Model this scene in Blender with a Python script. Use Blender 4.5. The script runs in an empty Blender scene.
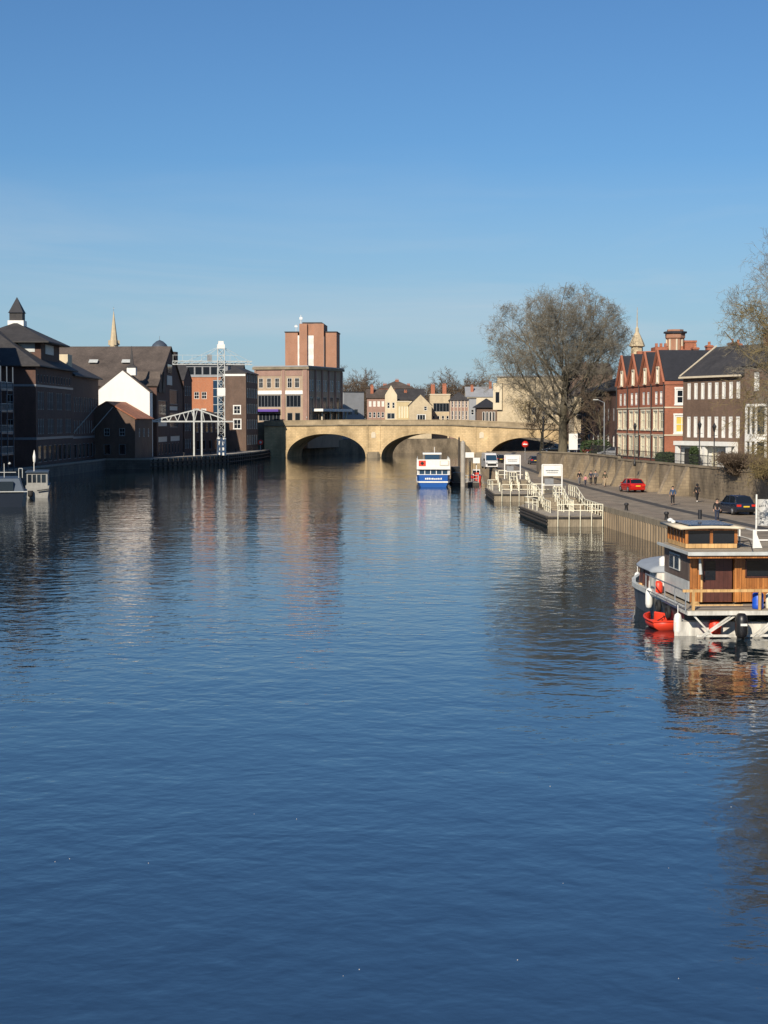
import bpy, bmesh, math, random
from mathutils import Vector, Matrix, noise
R = math.radians
scene = bpy.context.scene
COL = scene.collection
F = 1700.0; CAMZ = 9.5; HOR = 420.0

# ------------------------------------------------------------------ materials
def new_mat(name):
    m = bpy.data.materials.new(name); m.use_nodes = True
    nt = m.node_tree
    b = nt.nodes['Principled BSDF']
    return m, nt, b
def N(nt, t, **kw):
    n = nt.nodes.new(t)
    for k, v in kw.items():
        if k in n.inputs: n.inputs[k].default_value = v
        else: setattr(n, k, v)
    return n
def rgba(c): return (c[0], c[1], c[2], 1)
def stain(nt, colsock, amt, scale, b, coord='Object', vstretch=1.0):
    """multiply a colour by two octaves of weathering noise"""
    tc = N(nt, 'ShaderNodeTexCoord'); mp = N(nt, 'ShaderNodeMapping')
    mp.inputs['Scale'].default_value = (1, 1, vstretch)
    nt.links.new(tc.outputs[coord], mp.inputs[0])
    n1 = N(nt, 'ShaderNodeTexNoise', Scale=scale, Detail=6.0, Roughness=0.65)
    nt.links.new(mp.outputs[0], n1.inputs['Vector'])
    mr = N(nt, 'ShaderNodeMapRange'); mr.inputs[1].default_value = .3; mr.inputs[2].default_value = .7
    mr.inputs[3].default_value = 1 - amt; mr.inputs[4].default_value = 1 + amt * .6
    nt.links.new(n1.outputs[0], mr.inputs[0])
    mx = N(nt, 'ShaderNodeVectorMath', operation='SCALE')
    nt.links.new(colsock, mx.inputs[0]); nt.links.new(mr.outputs[0], mx.inputs['Scale'])
    nt.links.new(mx.outputs[0], b.inputs['Base Color'])
    return n1
def mat_plain(name, col, rough=.7, amt=.25, scale=1.2, metal=0, vs=1.0, bump=0, spec=.5):
    m, nt, b = new_mat(name)
    rgb = N(nt, 'ShaderNodeRGB'); rgb.outputs[0].default_value = rgba(col)
    n1 = stain(nt, rgb.outputs[0], amt, scale, b, vstretch=vs)
    b.inputs['Roughness'].default_value = rough; b.inputs['Metallic'].default_value = metal
    b.inputs['Specular IOR Level'].default_value = spec
    if bump:
        bp = N(nt, 'ShaderNodeBump', Strength=.5, Distance=bump)
        nt.links.new(n1.outputs[0], bp.inputs['Height']); nt.links.new(bp.outputs[0], b.inputs['Normal'])
    return m
def mat_block(name, c1, c2, mortar, w=.225, h=.075, ms=.008, rough=.85, amt=.3, scale=.5, off=.5, bias=0):
    m, nt, b = new_mat(name)
    tc = N(nt, 'ShaderNodeTexCoord')
    br = N(nt, 'ShaderNodeTexBrick', Scale=1.0)
    br.offset = off
    br.inputs['Color1'].default_value = rgba(c1); br.inputs['Color2'].default_value = rgba(c2)
    br.inputs['Mortar'].default_value = rgba(mortar)
    br.inputs['Mortar Size'].default_value = ms; br.inputs['Brick Width'].default_value = w
    br.inputs['Row Height'].default_value = h; br.inputs['Bias'].default_value = bias
    nt.links.new(tc.outputs['UV'], br.inputs['Vector'])
    stain(nt, br.outputs['Color'], amt, scale, b, vstretch=.5)
    b.inputs['Roughness'].default_value = rough
    bp = N(nt, 'ShaderNodeBump', Strength=.4, Distance=.01)
    nt.links.new(br.outputs['Fac'], bp.inputs['Height']); bp.invert = True
    nt.links.new(bp.outputs[0], b.inputs['Normal'])
    return m
def mat_glass(name, col=(.012, .016, .022), rough=.08, spec=.8):
    m, nt, b = new_mat(name)
    b.inputs['Base Color'].default_value = rgba(col); b.inputs['Roughness'].default_value = rough
    b.inputs['Specular IOR Level'].default_value = spec
    return m
def mat_wood(name, c1, c2, rough=.5, plank=.12):
    m, nt, b = new_mat(name)
    tc = N(nt, 'ShaderNodeTexCoord')
    br = N(nt, 'ShaderNodeTexBrick', Scale=1.0)
    mp = N(nt, 'ShaderNodeMapping'); mp.inputs['Rotation'].default_value = (0, 0, R(90))
    nt.links.new(tc.outputs['UV'], mp.inputs[0]); nt.links.new(mp.outputs[0], br.inputs['Vector'])
    br.inputs['Color1'].default_value = rgba(c1); br.inputs['Color2'].default_value = rgba(c2)
    br.inputs['Mortar'].default_value = rgba([x * .25 for x in c1])
    br.inputs['Mortar Size'].default_value = .006; br.inputs['Brick Width'].default_value = 1.9
    br.inputs['Row Height'].default_value = plank
    stain(nt, br.outputs['Color'], .4, 2.5, b, vstretch=.3)
    b.inputs['Roughness'].default_value = rough
    return m

M = {}
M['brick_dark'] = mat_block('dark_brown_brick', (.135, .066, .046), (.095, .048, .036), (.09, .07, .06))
M['brick_brown'] = mat_block('brown_brick', (.15, .085, .055), (.11, .062, .042), (.15, .13, .11))
M['brick_red'] = mat_block('red_brick', (.44, .135, .062), (.34, .10, .048), (.25, .16, .12), amt=.25)
M['brick_orange'] = mat_block('orange_brick', (.50, .165, .06), (.42, .13, .05), (.35, .25, .18), amt=.15)
M['brick_tower'] = mat_block('tower_brick', (.40, .185, .10), (.34, .155, .085), (.35, .25, .2), amt=.15)
M['brick_pale'] = mat_block('pale_brick', (.44, .32, .21), (.36, .26, .17), (.4, .34, .27), amt=.2)
M['brick_pink'] = mat_block('pink_brick', (.34, .19, .14), (.28, .155, .115), (.35, .28, .24), amt=.2)
M['brick_terrace'] = mat_block('terrace_brick', (.19, .115, .074), (.14, .084, .055), (.14, .12, .1), amt=.3)
M['stone_sand'] = mat_block('sandstone_ashlar', (.58, .43, .235), (.49, .36, .19), (.33, .25, .15), w=.9, h=.42, ms=.02, amt=.5, scale=.22)
M['stone_parapet'] = mat_block('parapet_stone', (.38,.30,.19), (.32,.25,.155), (.25,.2,.13), w=1.1, h=.5, ms=.02, amt=.4, scale=.25)
M['boat_white'] = mat_plain('stained_boat_white', (.66,.64,.57), .5, .45, 2.6, vs=.25)
M['cruiser'] = mat_plain('greyed_cruiser_paint', (.30,.30,.28), .6, .25, 2)
M['hull_dark'] = mat_plain('worn_hull_with_reflections', (.06,.065,.07), .45, .7, 2.2, vs=.4)  # weathered hull, with water reflections painted in as grey mottling
M['stone_dark'] = mat_block('weathered_parapet_stone', (.28, .23, .155), (.23, .19, .13), (.2, .16, .11), w=1.1, h=.5, ms=.02, amt=.35, scale=.3)
M['stone_cream'] = mat_block('cream_stone', (.56, .46, .30), (.50, .41, .27), (.42, .34, .24), w=.8, h=.4, ms=.015, amt=.2)
M['stone_wall'] = mat_block('retaining_wall_stone', (.29, .23, .15), (.23, .18, .12), (.2, .16, .11), w=.6, h=.3, ms=.02, amt=.65, scale=.35)
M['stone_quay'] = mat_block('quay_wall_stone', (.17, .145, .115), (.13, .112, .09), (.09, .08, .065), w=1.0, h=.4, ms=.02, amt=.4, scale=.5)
M['stone_trim'] = mat_plain('stone_trim', (.62, .54, .40), .8, .15, 1.5)
M['render_white'] = mat_plain('white_render', (.80, .78, .73), .85, .06, .6, vs=.4)
M['render_cream'] = mat_plain('cream_render', (.62, .53, .37), .85, .15, .5, vs=.4)
M['render_yellow'] = mat_plain('yellow_render', (.54, .44, .25), .85, .15, .5)
M['white'] = mat_plain('white_paint', (.78, .77, .72), .5, .1, 2)
M['cream'] = mat_plain('cream_paint', (.82, .77, .58), .55, .12, 2)
M['grey_white'] = mat_plain('greyed_white_paint', (.50, .52, .50), .5, .2, 2)
M['grey'] = mat_plain('grey_paint', (.22, .23, .24), .5, .2, 2)
M['bluegrey'] = mat_plain('blue_grey_metal', (.05, .075, .11), .45, .15, 1)
M['black'] = mat_plain('black_paint', (.012, .012, .013), .4, .2, 2)
M['black_iron'] = mat_plain('black_iron', (.02, .02, .022), .5, .2, 3)
M['slate'] = mat_block('slate_tiles', (.055, .051, .050), (.040, .038, .039), (.03, .03, .032), w=.35, h=.25, ms=.012, amt=.35, scale=.4, rough=.75)
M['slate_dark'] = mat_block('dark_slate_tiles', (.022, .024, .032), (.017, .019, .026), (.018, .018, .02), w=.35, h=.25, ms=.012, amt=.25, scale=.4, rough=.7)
M['tile_brown'] = mat_block('brown_roof_tiles', (.125, .098, .080), (.095, .075, .062), (.05, .04, .035), w=.3, h=.3, ms=.015, amt=.45, scale=.25, rough=.85)
M['tile_orange'] = mat_block('orange_roof_tiles', (.52, .20, .10), (.42, .155, .08), (.16, .07, .04), w=.3, h=.3, ms=.02, amt=.35, scale=.6, rough=.85)
M['roof_grey'] = mat_plain('grey_sheet_roof', (.30, .31, .32), .5, .15, .5)
M['asphalt'] = mat_plain('asphalt', (.085, .080, .074), .9, .25, .4, bump=.01)
M['quay_tarmac'] = mat_plain('worn_quay_tarmac', (.24,.20,.15), .9, .5, .5, bump=.01)
M['paving'] = mat_block('quay_paving', (.30, .245, .175), (.25, .20, .145), (.12, .10, .085), w=.5, h=.25, ms=.02, amt=.4, scale=.35)
M['cobble_dark'] = mat_block('dark_setts', (.08, .075, .07), (.06, .057, .053), (.04, .038, .035), w=.2, h=.2, ms=.02, amt=.4)
M['earth'] = mat_plain('earth', (.13, .11, .075), .95, .35, .15)
M['kerb'] = mat_plain('kerb_stone', (.30, .27, .22), .85, .3, 2)
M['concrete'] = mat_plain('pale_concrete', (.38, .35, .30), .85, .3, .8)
M['timber_grey'] = mat_wood('weathered_timber', (.30, .25, .175), (.24, .20, .14), .85, .2)
M['timber_dark'] = mat_wood('dark_timber', (.06, .05, .042), (.045, .04, .034), .8, .25)
M['sheet_pile'] = mat_plain('rusty_sheet_piling', (.28, .215, .14), .8, .45, 1.5, vs=.15)
M['wood_orange'] = mat_wood('varnished_wood', (.50, .20, .055), (.30, .11, .03), .35, .12)
M['wood_light'] = mat_wood('pale_varnished_wood', (.66, .42, .18), (.58, .36, .15), .4, .3)
M['wood_redbrown'] = mat_wood('red_brown_boards', (.10, .035, .025), (.075, .028, .02), .4, .2)
M['wood_greybrown'] = mat_wood('grey_brown_boards', (.13, .095, .075), (.105, .078, .062), .55, .2)
M['deck'] = mat_plain('weathered_deck', (.34, .295, .225), .7, .3, 2)
M['boatroof'] = mat_plain('grey_boat_roof', (.30, .33, .36), .5, .18, 1.2)
M['red'] = mat_plain('red_paint', (.62, .028, .015), .35, .1, 2)
M['redplastic'] = mat_plain('red_plastic', (.70, .05, .02), .45, .08, 2)
M['blue'] = mat_plain('blue_hull_paint', (.015, .09, .34), .3, .1, 1)
M['blueplastic'] = mat_plain('blue_plastic', (.01, .08, .50), .4, .08, 2)
M['navy'] = mat_plain('navy_hull_paint', (.008, .012, .022), .35, .15, 1)
M['rubber'] = mat_plain('rubber', (.015, .015, .015), .8, .2, 4)
M['metal'] = mat_plain('galvanised_metal', (.45, .46, .46), .4, .15, 3, metal=.7)
M['solar'] = mat_block('solar_panel', (.015, .045, .11), (.012, .04, .10), (.12, .14, .17), w=.5, h=.5, ms=.02, amt=.05, rough=.2, off=0)
M['purple'] = mat_plain('purple_fascia', (.10, .05, .30), .5, .1, 1)
M['copper'] = mat_plain('grey_lead_dome', (.06, .075, .10), .5, .2, 1)
M['pink'] = mat_plain('pink_cloth', (.60, .20, .24), .9, .1, 4)
M['rail_cream'] = mat_plain('cream_rail_paint', (.84, .80, .62), .5, .12, 2)
M['glass'] = mat_glass('window_glass')
M['glass_blue'] = mat_glass('blue_tinted_glass', (.02, .05, .09))
M['blind'] = mat_plain('window_with_pale_blind', (.60, .54, .40), .35, .12, 2)
M['blind_yellow'] = mat_plain('window_with_yellow_blind', (.72, .52, .10), .5, .1, 2)
M['blindw'] = mat_plain('window_with_white_blind', (.68, .67, .62), .35, .12, 2)
M['bark'] = mat_plain('bark', (.135, .115, .075), .9, .4, 2.5, vs=.3)
M['twig'] = mat_plain('twigs', (.18, .16, .12), .9, .25, .5)
M['twig_olive'] = mat_plain('olive_twigs', (.19, .145, .06), .9, .3, .5)
M['twig_brown'] = mat_plain('brown_twigs', (.12, .085, .055), .9, .3, .5)
M['leaf'] = mat_plain('evergreen_leaf', (.045, .075, .022), .6, .4, .8)
M['skin'] = mat_plain('skin', (.48, .28, .19), .6, .05, 5)
M['hair'] = mat_plain('dark_hair', (.02, .014, .01), .7, .1, 8)
M['plate'] = mat_plain('yellow_number_plate', (.75, .52, .04), .5, .03, 2)
M['poster'] = mat_plain('faded_banner', (.55, .55, .53), .6, .1, 2)

# ------------------------------------------------------------------ mesh building
class MB:
    def __init__(s): s.v = []; s.f = []; s.m = []; s.mi = 0; s.sm = []
    def add(s, verts, faces, smooth=False):
        n = len(s.v); s.v.extend([tuple(p) for p in verts])
        for f in faces:
            s.f.append(tuple(n + i for i in f)); s.m.append(s.mi); s.sm.append(smooth)
        return s
    def box(s, x0, x1, y0, y1, z0, z1):
        v = [(x0,y0,z0),(x1,y0,z0),(x1,y1,z0),(x0,y1,z0),(x0,y0,z1),(x1,y0,z1),(x1,y1,z1),(x0,y1,z1)]
        return s.add(v, [(0,3,2,1),(4,5,6,7),(0,1,5,4),(1,2,6,5),(2,3,7,6),(3,0,4,7)])
    def cbox(s, cx, cy, cz, sx, sy, sz, rz=0, rx=0, ry=0):
        h = Vector((sx/2, sy/2, sz/2)); m = Matrix.Rotation(rz,3,'Z') @ Matrix.Rotation(ry,3,'Y') @ Matrix.Rotation(rx,3,'X')
        v = []
        for (a,b,c) in [(-1,-1,-1),(1,-1,-1),(1,1,-1),(-1,1,-1),(-1,-1,1),(1,-1,1),(1,1,1),(-1,1,1)]:
            p = m @ Vector((a*h.x,b*h.y,c*h.z)); v.append((cx+p.x,cy+p.y,cz+p.z))
        return s.add(v, [(0,3,2,1),(4,5,6,7),(0,1,5,4),(1,2,6,5),(2,3,7,6),(3,0,4,7)])
    def prism(s, poly, z0, z1, axis='z'):
        """extrude a 2d polygon (ccw) ; axis z: xy poly, axis y: xz poly extruded in y, axis x: yz poly"""
        n = len(poly)
        def P(a, b, h):
            return (a,b,h) if axis=='z' else ((a,h,b) if axis=='y' else (h,a,b))
        v = [P(a,b,z0) for a,b in poly] + [P(a,b,z1) for a,b in poly]
        fs = [tuple(range(n-1,-1,-1)), tuple(range(n,2*n))] + [(i,(i+1)%n,n+(i+1)%n,n+i) for i in range(n)]
        if axis == 'y': fs = [tuple(reversed(f)) for f in fs]
        return s.add(v, fs)
    def tube(s, p0, p1, r0, r1=None, n=8, caps=True, smooth=True):
        r1 = r0 if r1 is None else r1
        p0 = Vector(p0); p1 = Vector(p1); d = p1 - p0
        if d.length < 1e-6: return s
        d.normalize(); a = d.orthogonal().normalized(); b = d.cross(a)
        v = []
        for p, r in ((p0,r0),(p1,r1)):
            for i in range(n):
                t = 2*math.pi*(i+.5)/n; v.append(p + a*(r*math.cos(t)) + b*(r*math.sin(t)))
        fs = [(i,(i+1)%n,n+(i+1)%n,n+i) for i in range(n)]
        s.add(v, fs, smooth and n > 5)
        if caps: s.add(v[:n], [tuple(range(n-1,-1,-1))]); s.add(v[n:], [tuple(range(n))])
        return s
    def bar(s, p0, p1, w, h=None):
        """square bar"""
        h = w if h is None else h
        p0 = Vector(p0); p1 = Vector(p1); d = p1-p0; L = d.length
        if L < 1e-6: return s
        d.normalize()
        up = Vector((0,0,1)) if abs(d.z) < .95 else Vector((0,1,0))
        a = d.cross(up).normalized()*(w/2); b = a.normalized().cross(d).normalized()*(h/2)
        v = [p0-a-b,p0+a-b,p0+a+b,p0-a+b,p1-a-b,p1+a-b,p1+a+b,p1-a+b]
        return s.add(v, [(0,1,2,3),(7,6,5,4),(0,4,5,1),(1,5,6,2),(2,6,7,3),(3,7,4,0)])
    def lathe(s, prof, n=16, c=(0,0,0), smooth=True, sx=1, sy=1, rot=0):
        v = []
        for r, z in prof:
            for i in range(n):
                t = 2*math.pi*i/n + rot; v.append((c[0]+sx*r*math.cos(t), c[1]+sy*r*math.sin(t), c[2]+z))
        fs = []
        for k in range(len(prof)-1):
            for i in range(n):
                fs.append((k*n+i, k*n+(i+1)%n, (k+1)*n+(i+1)%n, (k+1)*n+i))
        fs.append(tuple(range(n-1,-1,-1))); k = (len(prof)-1)*n; fs.append(tuple(range(k,k+n)))
        return s.add(v, fs, smooth)
    def loft(s, rings, smooth=True, caps=True):
        n = len(rings[0]); v = [p for r in rings for p in r]; fs = []
        for k in range(len(rings)-1):
            for i in range(n):
                fs.append((k*n+i, k*n+(i+1)%n, (k+1)*n+(i+1)%n, (k+1)*n+i))
        if caps:
            fs.append(tuple(range(n-1,-1,-1))); k = (len(rings)-1)*n; fs.append(tuple(range(k,k+n)))
        return s.add(v, fs, smooth)
    def build(s, name, mats, parent=None, loc=None, rz=0, recalc=True, uv=True, smooth_all=False):
        me = bpy.data.meshes.new(name); me.from_pydata(s.v, [], s.f)
        if not isinstance(mats, (list, tuple)): mats = [mats]
        for m in mats: me.materials.append(m)
        if recalc:
            bm = bmesh.new(); bm.from_mesh(me)
            bmesh.ops.recalc_face_normals(bm, faces=bm.faces); bm.to_mesh(me); bm.free()
        me.polygons.foreach_set('material_index', s.m)
        me.polygons.foreach_set('use_smooth', [smooth_all or x for x in s.sm])
        if uv:
            ul = me.uv_layers.new(name='UVMap'); ud = ul.data; vs = me.vertices
            for p in me.polygons:
                nx, ny, nz = p.normal
                if abs(nz) > .93:
                    for li in p.loop_indices:
                        co = vs[me.loops[li].vertex_index].co; ud[li].uv = (co.x, co.y)
                else:
                    h = math.hypot(nx, ny); tx, ty = -ny/h, nx/h
                    k = 1 / max(.3, math.sqrt(max(0, 1-nz*nz)))
                    for li in p.loop_indices:
                        co = vs[me.loops[li].vertex_index].co; ud[li].uv = (co.x*tx+co.y*ty, co.z*k)
        me.update()
        return link(name, me, parent, loc, rz)
def link(name, me, parent=None, loc=None, rz=0):
    o = bpy.data.objects.new(name, me); COL.objects.link(o)
    if loc is not None: o.location = loc
    o.rotation_euler = (0,0,rz)
    if parent: o.parent = parent
    return o
def tag(o, label=None, cat=None, group=None, kind=None):
    if label: o['label'] = label
    if cat: o['category'] = cat
    if group: o['group'] = group
    if kind: o['kind'] = kind
    return o
def empty(name, label, cat, loc=(0,0,0), rz=0, group=None):
    o = bpy.data.objects.new(name, None); COL.objects.link(o); o.empty_display_size = .5
    o.location = loc; o.rotation_euler = (0,0,rz)
    return tag(o, label, cat, group)
KIDS = {}
def copy_tree(o, loc, rz, label, group=None):
    kids = {}
    for x in bpy.data.objects:
        if x.parent: kids.setdefault(x.parent.name, []).append(x)
    def cp(a, par):
        c = a.copy(); COL.objects.link(c); c.parent = par
        for k in kids.get(a.name, []): cp(k, c)
        return c
    r = cp(o, None); r.location = loc; r.rotation_euler = (0,0,rz)
    r['label'] = label
    if group: r['group'] = group
    return r
def struct(name, mb, mats):
    return tag(mb.build(name, mats), kind='structure')
def bevel(o, w=.02, seg=1):
    b = o.modifiers.new('bevel', 'BEVEL'); b.width = w; b.segments = seg; b.limit_method = 'ANGLE'; b.angle_limit = R(40)
    return o

# ------------------------------------------------------------------ windows
WCACHE = {}
def window_meshes(w, h, style, fm, gm, sm):
    key = (round(w,2), round(h,2), style, fm, gm, sm)
    if key in WCACHE: return WCACHE[key]
    f = MB(); t = .09 if h < 3 else .12
    if 'thick' in style: t = .2
    yo0, yo1 = .05, .13
    f.box(0, t, yo0, yo1, 0, h); f.box(w-t, w, yo0, yo1, 0, h)
    f.box(t, w-t, yo0, yo1, 0, t); f.box(t, w-t, yo0, yo1, h-t, h)
    m = .05 if w < 1.6 else .08
    if 'sash' in style:
        f.box(t, w-t, yo0+.01, yo1-.01, h/2-.04, h/2+.04)
        if w > .9: f.box(w/2-m/2, w/2+m/2, yo0+.02, yo1-.02, t, h-t)
    if 'cross' in style:
        f.box(t, w-t, yo0+.01, yo1-.01, h*.6-m/2, h*.6+m/2)
        k = max(1, round(w/1.1)-1) if w > 1.8 else 1
        for i in range(k):
            x = w*(i+1)/(k+1); f.box(x-m/2, x+m/2, yo0+.02, yo1-.02, t, h-t)
    if 'mull' in style:
        k = max(2, round(w/1.0))
        for i in range(1, k): x = w*i/k; f.box(x-m/2, x+m/2, yo0+.02, yo1-.02, t, h-t)
    mats = [M[fm]]
    if sm:
        f.mi = 1; mats.append(M[sm])
        s = .16
        f.box(-s, 0, -.035, .1, 0, h); f.box(w, w+s, -.035, .1, 0, h)
        f.box(-s-.03, w+s+.03, -.05, .1, h, h+.22); f.box(-s-.06, w+s+.06, -.10, .1, -.14, 0)
    o = f.build('tmp', mats); me = o.data; bpy.data.objects.remove(o)
    g = MB(); g.box(t*.5, w-t*.5, yo1-.025, yo1+.02, t*.5, h-t*.5)
    o = g.build('tmp', M[gm]); gme = o.data; bpy.data.objects.remove(o)
    me.name = 'window_frame'; gme.name = 'pane'
    WCACHE[key] = (me, gme); return me, gme
SIDE_RZ = {'f': 0, 'r': R(90), 'l': R(-90), 'b': R(180)}
def side_fn(side, W, D):
    if side == 'f': return lambda u, o, z: (u, -o, z)
    if side == 'r': return lambda u, o, z: (W+o, u, z)
    if side == 'l': return lambda u, o, z: (-o, D-u, z)
    return lambda u, o, z: (W-u, D+o, z)
def row(u0, u1, n, z, w, h, style='sash', fm='white', gm='glass', sm=None, name='window'):
    """n openings evenly centred between u0 and u1"""
    out = []
    for i in range(n):
        c = u0 + (u1-u0)*(i+.5)/n
        out.append((c-w/2, z, w, h, style, fm, gm, sm, name))
    return out
def wall_side(mb, fn, L, H, ops, depth=.16):
    xs = sorted({0, L} | {round(o[0],3) for o in ops} | {round(o[0]+o[2],3) for o in ops})
    zs = sorted({0, H} | {round(o[1],3) for o in ops} | {round(o[1]+o[3],3) for o in ops})
    for j in range(len(zs)-1):
        zc = (zs[j]+zs[j+1])/2
        run = None
        for i in range(len(xs)-1):
            xc = (xs[i]+xs[i+1])/2
            hole = any(o[0] < xc < o[0]+o[2] and o[1] < zc < o[1]+o[3] for o in ops)
            if not hole:
                if run is None: run = xs[i]
            if hole or i == len(xs)-2:
                end = xs[i] if hole else xs[i+1]
                if run is not None:
                    mb.add([fn(run,0,zs[j]), fn(end,0,zs[j]), fn(end,0,zs[j+1]), fn(run,0,zs[j+1])], [(0,1,2,3)])
                    run = None
    for o in ops:
        a, b, c, d = o[0], o[0]+o[2], o[1], o[1]+o[3]
        q = [(a,c),(b,c),(b,d),(a,d)]
        for k in range(4):
            p, r_ = q[k], q[(k+1)%4]
            mb.add([fn(p[0],0,p[1]), fn(r_[0],0,r_[1]), fn(r_[0],-depth,r_[1]), fn(p[0],-depth,p[1])], [(3,2,1,0)])
def roof_mesh(kind, W, D, H, rise, ov=.35, th=.18, inset=None, n=1):
    mb = MB()
    def slab(pts):
        a = [Vector(p) for p in pts]; nrm = (a[1]-a[0]).cross(a[2]-a[0]).normalized()
        if nrm.z < 0: nrm = -nrm
        lo = [p for p in a]; hi = [p + nrm*th for p in a]; k = len(a)
        mb.add(lo+hi, [tuple(range(k-1,-1,-1)), tuple(range(k,2*k))] + [(i,(i+1)%k,k+(i+1)%k,k+i) for i in range(k)])
    if kind == 'gable_x':
        s = rise/(D/2); e = H - s*ov
        slab([(-ov,-ov,e),(W+ov,-ov,e),(W+ov,D/2,H+rise),(-ov,D/2,H+rise)])
        slab([(-ov,D/2,H+rise),(W+ov,D/2,H+rise),(W+ov,D+ov,e),(-ov,D+ov,e)])
    elif kind == 'gable_y':
        for i in range(n):
            a = W*i/n; b = W*(i+1)/n; c = (a+b)/2; s = rise/((b-a)/2); oo = ov if n == 1 else .0; e = H - s*oo
            slab([(a-oo,-ov,e),(c,-ov,H+rise),(c,D+ov,H+rise),(a-oo,D+ov,e)])
            slab([(c,-ov,H+rise),(b+oo,-ov,e),(b+oo,D+ov,e),(c,D+ov,H+rise)])
    elif kind in ('hip', 'pyramid'):
        ins = inset if inset is not None else min(W, D)/2
        x0, x1, y0, y1 = -ov, W+ov, -ov, D+ov; z = H; zt = H+rise
        if W >= D: r0 = (x0+ins, D/2, zt); r1 = (max(x1-ins, x0+ins+.01), D/2, zt)
        else: r0 = (W/2, y0+ins, zt); r1 = (W/2, max(y1-ins, y0+ins+.01), zt)
        c = [(x0,y0,z),(x1,y0,z),(x1,y1,z),(x0,y1,z)]
        base = [(p[0],p[1],z-.2) for p in c]
        v = base + c + [r0, r1]
        if W >= D: top = [(4,5,9,8),(5,6,9),(6,7,8,9),(7,4,8)]
        else: top = [(4,5,8),(5,6,9,8),(6,7,9),(7,4,8,9)]
        mb.add(v, [(3,2,1,0),(0,1,5,4),(1,2,6,5),(2,3,7,6),(3,0,4,7)] + top)
    elif kind == 'flat':
        mb.box(-ov, W+ov, -ov, D+ov, H, H+.25)
        mb.box(-ov+.25, W+ov-.25, -ov+.25, D+ov-.25, H+.25, H+.3)
    elif kind == 'mono':   # rises away from the front
        slab([(-ov,-ov,H),(W+ov,-ov,H),(W+ov,D+ov,H+rise),(-ov,D+ov,H+rise)])
    return mb
def chimney(root, x, y, z0, h, w=.9, d=.6, mat='brick_red', pots=2):
    mb = MB(); mb.box(x-w/2, x+w/2, y-d/2, y+d/2, z0, z0+h); mb.box(x-w/2-.08, x+w/2+.08, y-d/2-.08, y+d/2+.08, z0+h-.25, z0+h-.08)
    c = mb.build('chimney', M[mat], root)
    for i in range(pots):
        p = MB(); px = x + (i-(pots-1)/2)*w/max(pots,1)
        p.lathe([(.13,0),(.15,.05),(.11,.1),(.1,.45),(.13,.5)], 8, (px, y, z0+h-.08)); p.build('chimney_pot', M['tile_orange'], c)
    return c
def building(name, label, cat, A, B, D, z0, H, wall, roof=None, wins=None, group=None, wallH=None, bands=None, plinth=None):
    A = Vector(A); B = Vector(B); W = (B-A).length; ang = math.atan2(B.y-A.y, B.x-A.x)
    root = empty(name, label, cat, (A.x, A.y, z0), ang, group)
    wins = wins or {}
    mb = MB()
    Ls = {'f': W, 'r': D, 'l': D, 'b': W}
    for sd in 'frlb':
        wall_side(mb, side_fn(sd, W, D), Ls[sd], H, wins.get(sd, []))
    mb.add([(0,0,H),(W,0,H),(W,D,H),(0,D,H)], [(0,1,2,3)])
    if roof:
        k, rise = roof['k'], roof.get('rise', 2)
        n = roof.get('n', 1)
        if k == 'gable_x':
            for x in (0, W): mb.add([(x,0,H),(x,D,H),(x,D/2,H+rise)], [(0,1,2)])
        if k == 'gable_y':
            for y in (0, D):
                for i in range(n):
                    a, b = W*i/n, W*(i+1)/n
                    mb.add([(a,y,H),(b,y,H),((a+b)/2,y,H+rise)], [(0,1,2)])
        if k == 'mono':
            mb.add([(0,D,H),(W,D,H),(W,D,H+rise),(0,D,H+rise)], [(0,1,2,3)])
            for x in (0, W): mb.add([(x,0,H),(x,D,H),(x,D,H+rise)], [(0,1,2)])
    mb.build('wall', M[wall], root, recalc=False)
    if roof:
        rm = roof_mesh(roof['k'], W, D, H, roof.get('rise', 2), roof.get('ov', .35), roof.get('th', .18), roof.get('inset'), roof.get('n', 1))
        ro = rm.build('roof', M[roof['m']], root)
        for c in roof.get('chim', []): chimney(ro, *c)
        root['_'] = 0; del root['_']
    for sd, ops in wins.items():
        fn = side_fn(sd, W, D)
        for o in ops:
            u, z, w, h, style, fm, gm, sm, nm = o
            if style == 'none': continue
            me, gme = window_meshes(w, h, style, fm, gm, sm)
            wo = link(nm, me, root, fn(u, 0, z), SIDE_RZ[sd])
            link('pane' if nm == 'window' else 'door_panel', gme, wo)
    if bands:
        for (z, h, mt, out) in bands:
            b = MB(); b.box(-out, W+out, -out, D+out, z, z+h); b.build('string_course', M[mt], root)
    return root, W
# ------------------------------------------------------------------ camera, sky, sun
def X(px, Y): return (px-384)*Y/F
def Z(py, Y): return CAMZ-(py-HOR)*Y/F
cam = bpy.data.cameras.new('camera'); co = bpy.data.objects.new('camera', cam); COL.objects.link(co)
cam.sensor_fit = 'VERTICAL'; cam.sensor_height = 24; cam.lens = 24*F/1024
co.location = (0,0,CAMZ); co.rotation_euler = (R(90)-math.atan((512-HOR)/F), 0, 0)
cam.clip_start = .5; cam.clip_end = 9000; scene.camera = co

SUN_EL = 31.0; SUN_AZ = (-.37, -.929)     # direction towards the sun
world = bpy.data.worlds.new('World'); scene.world = world; world.use_nodes = True
wn = world.node_tree; bg = wn.nodes['Background']
sky = N(wn, 'ShaderNodeTexSky', sky_type='NISHITA'); sky.sun_disc = False
sky.sun_elevation = R(SUN_EL); sky.sun_rotation = math.atan2(SUN_AZ[0], SUN_AZ[1])
sky.air_density = 1.0; sky.dust_density = .25; sky.ozone_density = 1.6; sky.altitude = 30
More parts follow.
